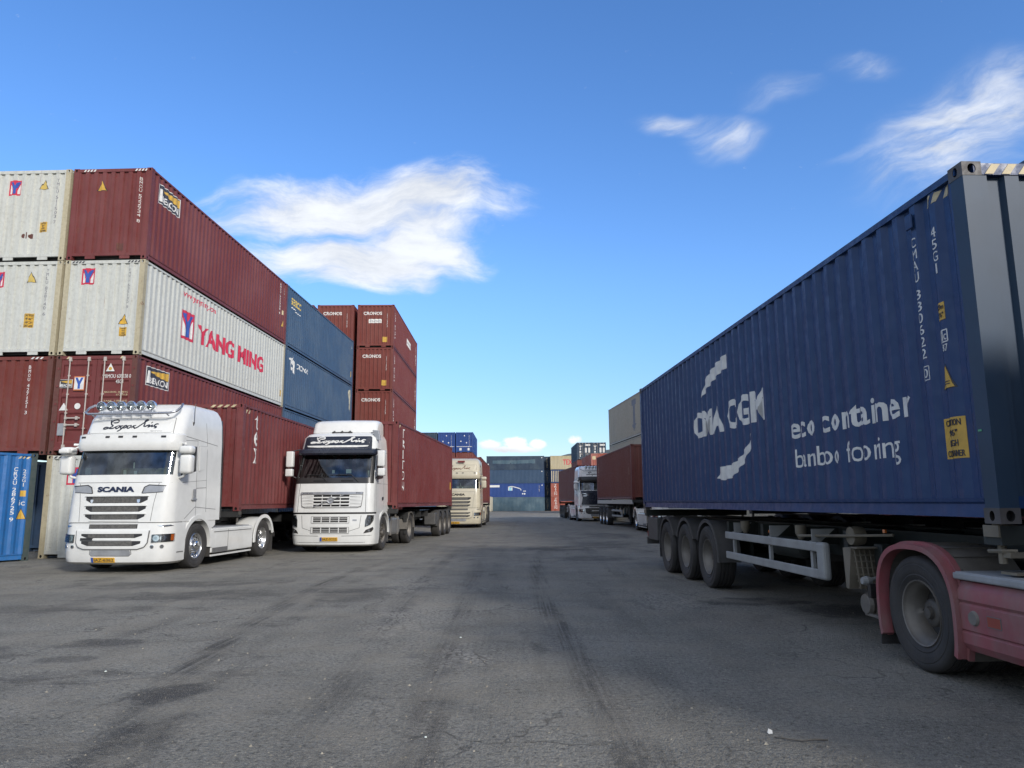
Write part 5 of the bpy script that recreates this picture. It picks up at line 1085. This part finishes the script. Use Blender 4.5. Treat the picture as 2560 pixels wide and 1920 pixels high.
# ------------------------------------------------------------------ red tractor, nearest on the right
RYW = -.043
def red_tractor():
    t = empty('truck_tractor', (0, 0, 0)); tag(t, 'dusty red tractor at the right edge, only its rear wheel and side panel showing', 'truck', 'articulated truck tractors')
    chassis(t, TRED, rear='red', r=.5, rimf=RIMG, rimr=RIMG)
    sf = Surf([(.3, 1.2, .05, .3), (.4, 1.25, 0, .3), (1.2, 1.245, .02, .3), (2.1, 1.22, .12, .3), (2.95, 1.2, .34, .3), (3.45, 1.15, .5, .3), (3.6, 1.0, .8, .3)], .06)
    c0 = 6; c1 = 24; zs = [1.1, 1.5, 2.1, 2.5, 2.95, 3.2, 3.45, 3.6]
    mk('cab_body', loft(sf, zs, 2.2, skip=lambda i, j, n: 2 <= i < 4 and c0 <= j < c1), TRED, t, smooth=38); mk('windscreen', patch(sf, [2.1, 2.5, 2.95], c0, c1, 2.2, -.012), GLASS, t, smooth=60); cab_interior(t, .3, 1.9, 1.95, 2.95, 1.08, 'c')
    mk('bumper', loft(sf, [.3, .4, .7, 1.08], .8), TRED, t, smooth=38)
    for z in (1.3, 1.5, 1.7): onfront(sf, rect(-.7, .7, z, z+.1), GRILLE, t, 'grille_slot')
    for s in (-1, 1):
        onskin(sf, poly(*[(s*a, z) for a, z in ((.9, .66), (1.3, .68), (1.3, .85), (.9, .83))]), LAMPG, t, 'headlight', thick=.01); onside(sf, s, poly((.52, 2.14), (1.2, 2.2), (1.2, 2.86), (.6, 2.86)), TBLACK, t, 'side_window')
        b = MB(); arch(1.4, .52, .60, .70, s*.95, s*1.25, R(-5), R(185), 22, b); mk('wheel_arch', b, TRED, t, smooth=35)
        # side panel with two pressed creases
        X = s*1.225; y0, y1 = 2.1, 4.52; pr = [(.27, -.13), (.30, -.03), (.36, .012), (.44, .016), (.455, .0), (.47, .016), (.66, .018), (.675, .002), (.70, .02), (.76, .014), (.80, -.005), (.84, -.03), (.865, -.09)]
        b = MB(); b.grid([[(X+s*d_, y, z) for z, d_ in pr] for y in (y0, y0+.4, y1-.5, y1-.15)]+[[(X+s*(d_-.008), y1+(.0 if z > .5 else (.5-z)*.55), z) for z, d_ in pr]]); sk = mk('side_skirt', b, TRED, t, smooth=30)
        b = MB(); b.prism([(X-s*.0, y0, .85), (X+s*.02, y0, .86), (X+s*.02, y1+.02, .86), (X-s*.0, y1+.02, .85)], (0, 0, .05)); b.box(min(s*.45, X), max(s*.45, X), y0, y1+.02, .885, .915); mk('skirt_top', b, simple('dusty grey top rail', (.3, .32, .34), .6, dust=.5, dustc=(.2, .19, .17)), sk, bevel=.012)
        b = MB(); b.lathe([(.001, .02), (.05, .018), (.06, 0)], (X+s*.018, y1-.20, .57), 16, axis=0, closed=False) if s > 0 else b.lathe([(.001, -.02), (.05, -.018), (.06, 0)], (X+s*.018, y1-.20, .57), 16, axis=0, closed=False); mk('reflector', b, MUDD, sk, smooth=40)
        fn = lambda y, z, d: (X+s*(.018+d), y, z)
        mk('access_hatch', conf(line([(y1-.35, .53), (y1-.35, .61), (y1-.5, .61), (y1-.5, .53), (y1-.35, .53)], .006), fn, thick=.003), SEAM, sk); mk('access_hatch', conf(rect(y1-.497, y1-.353, .533, .607), fn, thick=.004), simple('faded orange red patch', (.28, .06, .04), .6), sk)
    return t
red = red_tractor()
P0 = Vector((3.656, 5.56, 0)); dv = Vector((sin(RYW), cos(RYW), 0)); rv = Vector((cos(RYW), -sin(RYW), 0))
red.location = P0 + rv*(1.219+.01) + dv*(1.18-5.1); red.rotation_euler = (0, 0, -RYW)

# ------------------------------------------------------------------ semi trailers
def trailer(label, loc, yaw, L=12.192, top=1.31, axles=(7.55, 8.95, 10.35), r=.53, guard=(3.2, 6.5), legs=2.34, frame=FRAME, mg=MUD, box=None, deck=None, hero=False, rim=None, inset=.02):
    """origin at the ground below the container corner; x 0..W_"""
    t = empty('semi_trailer', loc, yaw); tag(t, label, 'trailer', 'container semi trailers'); cx_ = W_/2
    for x in (cx_-.48, cx_+.40):
        b = MB()
        b.prism([(x, .15, top-.15), (x, L-.05, top-.15), (x, L-.05, top-.5), (x, 2.6, top-.52), (x, 1.9, top-.30), (x, .15, top-.28)], (.08, 0, 0))
        b.box(x-.04, x+.12, .15, L-.05, top-.175, top-.15); mk('main_beam', b, frame, t)
    for y in (2.9, 4.1, 5.4, 6.9, 9.6): cb = MB(); cb.box(.25, W_-.25, y-.05, y+.05, top-.38, top-.16); mk('cross_member', cb, frame, t)
    for y in (.04, L-.24): cb = MB(); cb.box(.02, W_-.02, y, y+.2, top-.16, top-.015); mk('cross_member', cb, frame, t)
    for y in (.13, L-.13):
        for x in (.08, W_-.08): w_ = MB(); w_.lathe([(.05, 0), (.05, .05), (.03, .06)], (x, y, top-.02), 10, axis=2); w_.box(x-.075, x+.075, y-.085, y+.085, top-.10, top-.012); w_.tube([(x, y, top-.16), (x, y, top-.3)], .03, 8); mk('twist_lock', w_, TAN if hero else HUB, t)
    if deck:
        for x in (0.0, W_-.06): d_ = MB(); d_.box(x, x+.06, .05, L-.05, top-.24, top-.01); mk('side_rail', d_, deck, t)
    for y in axles:
        ax_ = MB(); ax_.tube([(.2, y, r), (W_-.2, y, r)], .07, 10)
        for x in (cx_-.5, cx_+.44): ax_.box(x, x+.06, y-.35, y+.1, r-.02, top-.45)
        ax_.lathe([(.13, 0), (.15, .12), (.13, .26)], (cx_-.44, y+.25, r+.08), 12, axis=2); mk('axle', ax_, frame, t)
    for s, xo in ((-1, inset), (1, W_-inset)):
        for i, y in enumerate(axles):
            wheel(t, xo-s*.185, y, r, r, .37, s, 'trailer', rim or RIMG, groove=hero, seg=44 if hero else 28)
            b = MB(); ri = r+.07; a, c_ = sorted((xo-s*.40, xo-s*.005)); arch(y, r+.01, ri, ri+.02, a, c_, R(24 if i else -6), R(156 if i < len(axles)-1 else 186), 18, b); arch(y, r+.01, ri-.02, ri+.035, *sorted((xo-s*.005, xo-s*.03)), R(24 if i else -6), R(156 if i < len(axles)-1 else 186), 18, b); mk('mudguard', b, mg, t, smooth=40)
        y0 = axles[0]-r-.1
        b = MB(); b.box(*sorted((xo-s*.38, xo-s*.02)), axles[-1]+r+.12, axles[-1]+r+.14, .28, .75); mk('mud_flap', b, RUB, t)
        if box: b = MB(); b.box(*sorted((xo-s*.5, xo-s*.03)), box[0], box[1], .55, top-.26); mk('storage_box', b, mg, t, bevel=.03)
        if guard:
            g0, g1 = guard
            for z in (.95, .64): b = MB(); b.box(*sorted((xo+s*.0, xo-s*.03)), g0+.05, g1, z-.055, z+.055); mk('guard_rail', b, GALV, t, bevel=.012)
            b = MB(); b.tube([(xo-s*.02, g0+.06, .59), (xo-s*.02, g0+.06, 1.0)], .0, 4) if False else None
            b = MB(); b.box(*sorted((xo+s*.001, xo-s*.09)), g0-.13, g0+.07, .58, 1.008); mk('guard_end', b, GALV, t, bevel=.03)
            for y in (g0+.25, (g0+g1)/2-.1, g1-.3): b = MB(); b.box(*sorted((xo-s*.032, xo-s*.07)), y-.03, y+.03, .6, top-.3); b.prism([(xo-s*.05, y, top-.16), (xo-s*.05, y, .98), (xo-s*.16, y, 1.0), (xo-s*.34, y, top-.16)], (0, .012, 0)); mk('guard_post', b, GALV if hero else frame, t)
        if legs:
            lg = MB(); x = xo-s*.32; lg.box(x-.07, x+.07, legs-.08, legs+.08, .62, top-.28); lg.box(x-.05, x+.05, legs-.055, legs+.055, .36, .66)
            lg_o = mk('landing_leg', lg, frame, t, bevel=.008)
            if hero:
                f_ = MB(); f_.box(x-.16, x+.16, legs-.2, legs+.2, .28, .31); f_.lathe([(.10, -.04), (.12, 0), (.10, .04)], (x-s*-.17*0+s*.13, legs+.16, .40), 14); f_.box(x-.1, x+.1, legs-.16, legs+.12, .31, .37); f_.tube([(x, legs, .5), (x, legs-.35, .58)], .03, 8); mk('leg_foot', f_, RIMG, lg_o, bevel=.004)
                pl_ = MB(); pl_.prism([(xo-s*.02, legs+.12, 1.0), (xo-s*.02, legs+.30, .98), (xo-s*.02, legs+.28, .56), (xo-s*.02, legs+.22, .55)], (-s*.30, 0, 0), 0); mk('leg_bracket', pl_, TAN, t)
                gr_ = MB(); 
                for i in range(7): z = .58+i*.065; gr_.box(*sorted((xo-s*.03, xo-s*.33)), legs+.02+.012*i, legs+.035+.012*i, z, z+.012)
                for i in range(6): x2 = xo-s*(.04+i*.055); gr_.prism([(x2, legs+.01, .57), (x2+.01, legs+.01, .57), (x2+.01, legs+.10, 1.0), (x2, legs+.10, 1.0)], (0, .012, 0))
                gr_.box(*sorted((xo-s*.02, xo-s*.34)), legs+.0, legs+.14, .985, 1.0); mk('wheel_chock_rack', gr_, TAN, t)
                kn = MB(); kn.lathe([(.035, -.05), (.05, 0), (.035, .05)], (xo-s*.06, legs-.08, .665), 12); kn.tube([(xo-s*.06, legs-.08, .665), (xo-s*.3, legs, .7)], .02, 6); mk('leg_crank', kn, GALV, t)
    rb = MB(); rb.box(.05, W_-.05, L-.12, L-.04, .5, .66)
    for x in (.4, W_-.46): rb.box(x, x+.06, L-.12, L-.06, .6, top-.3)
    bo = mk('rear_bumper', rb, GALV if not hero else MUD, t)
    for x in (.08, W_-.44): tb_ = MB(); tb_.box(x, x+.36, L-.038, L-.02, .68, .8); mk('tail_light', tb_, simple('red tail lamp', (.3, .01, .01), .3), t)
    if hero:
        for s, xo in ((-1, .0), (1, W_)):
            bx = MB(); bx.box(*sorted((xo+s*-.05, xo-s*.42)), 11.1, 12.0, .62, 1.12); mk('rear_locker', bx, MUD, t, bevel=.02)
        vt = MB(); vt.lathe([(.001, -.08), (.10, -.07), (.11, 0), (.10, .07), (.001, .08)], (.30, 2.75, 1.10), 16); vt.tube([(.2, 2.75, 1.10), (.16, 3.5, 1.07), (.14, 3.9, 1.05)], .018, 6); vt.tube([(.2, 2.75, 1.10), (.3, 2.0, 1.14)], .015, 6)
        mk('brake_valve', vt, TAN, t, smooth=40)
        for y_ in (4.0, 6.0): vt = MB(); vt.lathe([(.03, -.12), (.07, -.04), (.07, .06)], (.22, y_, 1.12), 12, axis=2); mk('air_valve', vt, TAN, t, smooth=40)
        for s in (-1, 1): at_ = MB(); at_.lathe([(.001, -.55), (.12, -.5), (.14, -.4), (.14, .4), (.12, .5), (.001, .55)], (cx_+s*.8, 4.8, .86), 16, axis=1); mk('air_tank', at_, frame, t, smooth=40)
        for y_, z_ in ((5.1, 1.04), (2.05, 1.16)): ml = MB(); ml.box(.24, .26, y_, y_+.04, z_, z_+.035); mk('marker_lamp', ml, AMBER, t)
        lv = MB(); lv.tube([(.06, .25, 1.10), (.05, .08, 1.11), (.12, .02, 1.11)], .016, 6); lv.box(.06, .3, .02, .10, 1.06, 1.10); lv.box(.1, .34, .03, .2, .93, .95); mk('lock_lever', lv, TAN, t)
    return t

# nearest right: trailer and navy container
tr = trailer('dark semi trailer with grey side guard and three axles under the navy container', (3.656, 5.56, 0), RYW, frame=FRAMEG, hero=True, top=1.312, inset=.06)
c = container((3.656, 5.56, 1.312), RYW, NAVY, 'navy container on the nearest right trailer, with large white lettering', 'containers on trailers', post=NAVY, end=NAVYEND)
for ch in c.children:
    if ch.name.startswith('corner_post') and ch.location.y < .1: ch.material_slots[0].link = 'OBJECT'; ch.material_slots[0].material = NAVYEND
Z = 1.312
M = lambda pts: poly(*[(-a, z-Z) for a, z in pts])
mark(c, 'L', tbox('CMA CGM', -7.79, -4.45, 2.60-Z, 3.06-Z, bold=.034, spacing=1.06), PRW, 'lettering')
mark(c, 'L', M([(7.27, 3.30), (7.12, 3.50), (6.85, 3.65), (6.4, 3.76), (5.86, 3.84), (5.84, 3.74), (5.9, 3.60), (6.25, 3.57), (6.6, 3.50), (6.95, 3.42), (7.15, 3.34)]), PRW, 'emblem')
mark(c, 'L', M([(4.98, 2.46), (5.2, 2.28), (5.5, 2.14), (5.9, 2.05), (6.42, 2.04), (6.62, 1.86), (6.3, 1.82), (5.9, 1.85), (5.6, 1.96), (5.3, 2.08), (5.1, 2.24)]), PRW, 'emblem')
mark(c, 'L', tbox('eco container', -3.62, -1.02, 2.25-Z, 2.51-Z, bold=.018, spacing=1.02), PRW, 'lettering')
mark(c, 'L', tbox('bamboo flooring', -3.53, -1.25, 1.82-Z, 2.12-Z), PRW, 'lettering')
vnum(c, 'L', -.755, 3.83-Z, 'CMAU 330622', .088, .085); mark(c, 'L', tbox('0', -.79, -.72, 2.55-Z, 2.63-Z), PRW, 'number_lettering'); mark(c, 'L', line([(-.81, 2.53-Z), (-.70, 2.53-Z), (-.70, 2.65-Z), (-.81, 2.65-Z), (-.81, 2.53-Z)], .007), PRW, 'number_frame')
vnum(c, 'L', -.46, 3.82-Z, '45G1', .088, .07)
mark(c, 'L', rect(-.53, -.41, 3.0-Z, 3.15-Z), PRY, 'label_plate'); mark(c, 'L', joinp(tbox('2.9m', -.52, -.42, 3.09-Z, 3.135-Z), tbox("9'6\"", -.51, -.43, 3.02-Z, 3.065-Z)), PRD, 'lettering', lift=.004)
mark(c, 'L', joinp(line([(-.53, 2.81-Z), (-.41, 2.81-Z), (-.41, 2.91-Z), (-.53, 2.91-Z), (-.53, 2.81-Z)], .01), line([(-.475, 2.81-Z), (-.475, 2.91-Z)], .01), tbox('i', -.51, -.495, 2.825-Z, 2.895-Z), tbox('c', -.46, -.425, 2.825-Z, 2.875-Z), tbox('87', -.50, -.42, 2.73-Z, 2.79-Z)), PRW, 'lettering')
tri(c, 'L', -.475, 2.42-Z, .17, .18); mark(c, 'L', joinp(rect(-.52, -.43, 2.45-Z, 2.456-Z), rect(-.52, -.43, 2.47-Z, 2.476-Z)), PRD, 'lettering', lift=.008)
caution(c, 'L', -.62, -.34, 1.83-Z, 2.17-Z)
b = MB(); b.box(-.022, .0, .70, .80, 2.60, 2.74); mk('vent', b, NAVY, c, bevel=.01)
hazard(c, 'L', -.56, -.22, 2.72, 2.80, n=3); haz_rail(c, .19, .75, .004, H_-.105, H_-.02, 4); haz_rail(c, W_-.75, W_-.19, .004, H_-.105, H_-.02, 4)
mark(c, 'L', rect(-.14, -.10, 2.02-Z, 2.035-Z), simple('green mark', (.1, .35, .2), .5), 'paint_mark')
trn = trailer('unseen dark semi trailer added beyond the navy one, blocking light under it', (6.95, 7.4, 0), -.06, guard=None)  # hidden trailer and load, added to keep the space under the navy container dark
cn = container((6.95, 7.4, 1.31), -.06, MAROON2, 'unseen brown red container added on the trailer beyond the navy one, blocking light', 'containers on trailers')
# nearest left: trailer and maroon container
NL = .030
P1 = (-7.32-W_*cos(NL)-.0, 19.75+W_*sin(NL), 0)
tr1 = trailer('dark semi trailer coupled behind the truck with six roof lamps', P1, NL, axles=(9.0, 10.3, 11.6), guard=None, legs=2.9, top=1.30)
c = container((P1[0], P1[1], 1.30), NL, MAROON, 'maroon container with upright white letters on the nearest left trailer', 'containers on trailers')
vnum(c, 'R', 1.05, 2.68, 'tex', .42, .26, PRW, .12); hazard(c, 'R', .25, .5, 2.66, 2.76, n=2); haz_rail(c, 1.5, 2.25, .004, H_-.1, H_-.03, 4, PRC)
b = MB(); b.box(1.5, 1.95, -.12, -.02, .05, .42); b.box(1.62, 1.85, -.15, -.12, .1, .3); mk('gas_box', b, TWHITE, c, bevel=.02)
# second left
P2 = (-3.80-W_*cos(.066), 24.3+W_*sin(.066), 0)
tr2 = trailer('dark semi trailer with grey mudguards behind the truck with the black visor', P2, .066, axles=(8.9, 10.2, 11.5), guard=None, legs=2.9, top=1.30, box=(7.6, 8.2), mg=MUD)
c = container((P2[0], P2[1], 1.30), .066, MAROON, 'maroon container with white letters behind the truck with the black visor', 'containers on trailers')
vnum(c, 'R', .9, 2.7, 'TRITON', .30, .3, PRW, .2); mark(c, 'R', rect(11.6, 11.75, .8, 1.15), PRY, 'label_plate'); hazard(c, 'R', .2, .4, 2.7, 2.8, n=2)
# third left (beige truck)
P3 = (-1.95-W_, 45.8, 0)
tr3 = trailer('semi trailer behind the beige truck', P3, .013, axles=(8.9, 10.2, 11.5), guard=None, top=1.38, mg=MUD)
c = container((P3[0], P3[1], 1.38), .013, MAROON2, 'brown red container carried behind the beige truck', 'containers on trailers'); vnum(c, 'R', .8, 2.6, 'TEX', .3, .3, PRC)
# second right
P4 = (6.25, 38.6, 0)
tr4 = trailer('semi trailer with a pale side rail, second on the right', P4, -.035, axles=(8.6, 9.9, 11.2), guard=(3.4, 6.6), top=1.58, deck=GREYT, mg=MUD, rim=RIMC)
c = container((6.25, 38.6, 1.58), -.035, BROWN, 'brown container on the trailer behind the navy one, on the right', 'containers on trailers', post=MAROON2); vnum(c, 'L', -11.5, 2.4, 'TGHU 772', .13, .2, PRC); vnum(c, 'L', -.8, 1.9, 'TGHU', .13, .15, PRC)
# third right
P5 = (5.1, 58.6, 0)
tr5 = trailer('semi trailer farthest along the right side', P5, -.055, axles=(8.9, 10.2, 11.5), guard=(3.4, 6.6), top=1.45, mg=MUD)
c = container((5.1, 58.6, 1.45), -.055, BROWN, 'brown container farthest along the right, behind the white truck with dark front', 'containers on trailers', post=MAROON2)

# ------------------------------------------------------------------ litter and loose stones
b = MB(); b.add([(0, 0, 0), (.028, .005, .0), (.03, .018, .016), (.006, .02, .028), (-.005, .01, .006)], [(0, 1, 2), (0, 2, 3), (0, 3, 4)]); tag(mk('paper_scrap', b, PRW, loc=(1.65, 5.03, .004)), 'small white paper scrap on the asphalt, lower right', 'litter')
b = MB(); b.tube([(.0, 0, .008), (.06, -.05, .012), (.14, -.08, .008), (.22, -.085, .016), (.31, -.07, .008)], .005, 5); tag(mk('bent_wire', b, HUB, loc=(1.66, 4.95, .002)), 'thin dark bent wire on the asphalt beside the paper scrap', 'wire')
rs = MB(); rn = random.Random(3)
for i in range(1500):
    y = 4.2+rn.random()**1.7*16; x = (rn.random()-.5)*1.55*y; s_ = .003+.006*rn.random()**3+(.004 if rn.random() < .03 else 0); z0 = .0
    a = rn.random()*6.28; pts = [(x+s_*1.5*cos(a+k*2.1)*(.7+.6*rn.random()), y+s_*1.5*sin(a+k*2.1)*(.7+.6*rn.random()), z0) for k in range(3)]
    rs.add(pts+[(x+s_*.2, y, z0+s_*1.3)], [(0, 1, 3), (1, 2, 3), (2, 0, 3)])
o = mk('loose_gravel', rs, simple('pale grit', (.24, .22, .18), .9, var=.5, vs=9)); o['kind'] = 'stuff'; o['label'] = 'loose grit scattered over the asphalt yard'
for x, y, s_ in ((-3.69, 6.92, .012), (-.57, 5.0, .009), (-.59, 8.48, .014)):
    b = MB(); b.lathe([(.001, 0), (s_, .2*s_), (s_*.9, s_*.8), (.001, s_*1.1)], (0, 0, 0), 7, axis=2); tag(mk('stone', b, PAPER, loc=(x, y, .002)), {-3.69: 'white pebble on the asphalt at the lower left', -.57: 'white pebble nearest the camera, on the asphalt in the middle', -.59: 'larger pale stone in the middle of the yard, on crazed asphalt'}[x], 'stone')
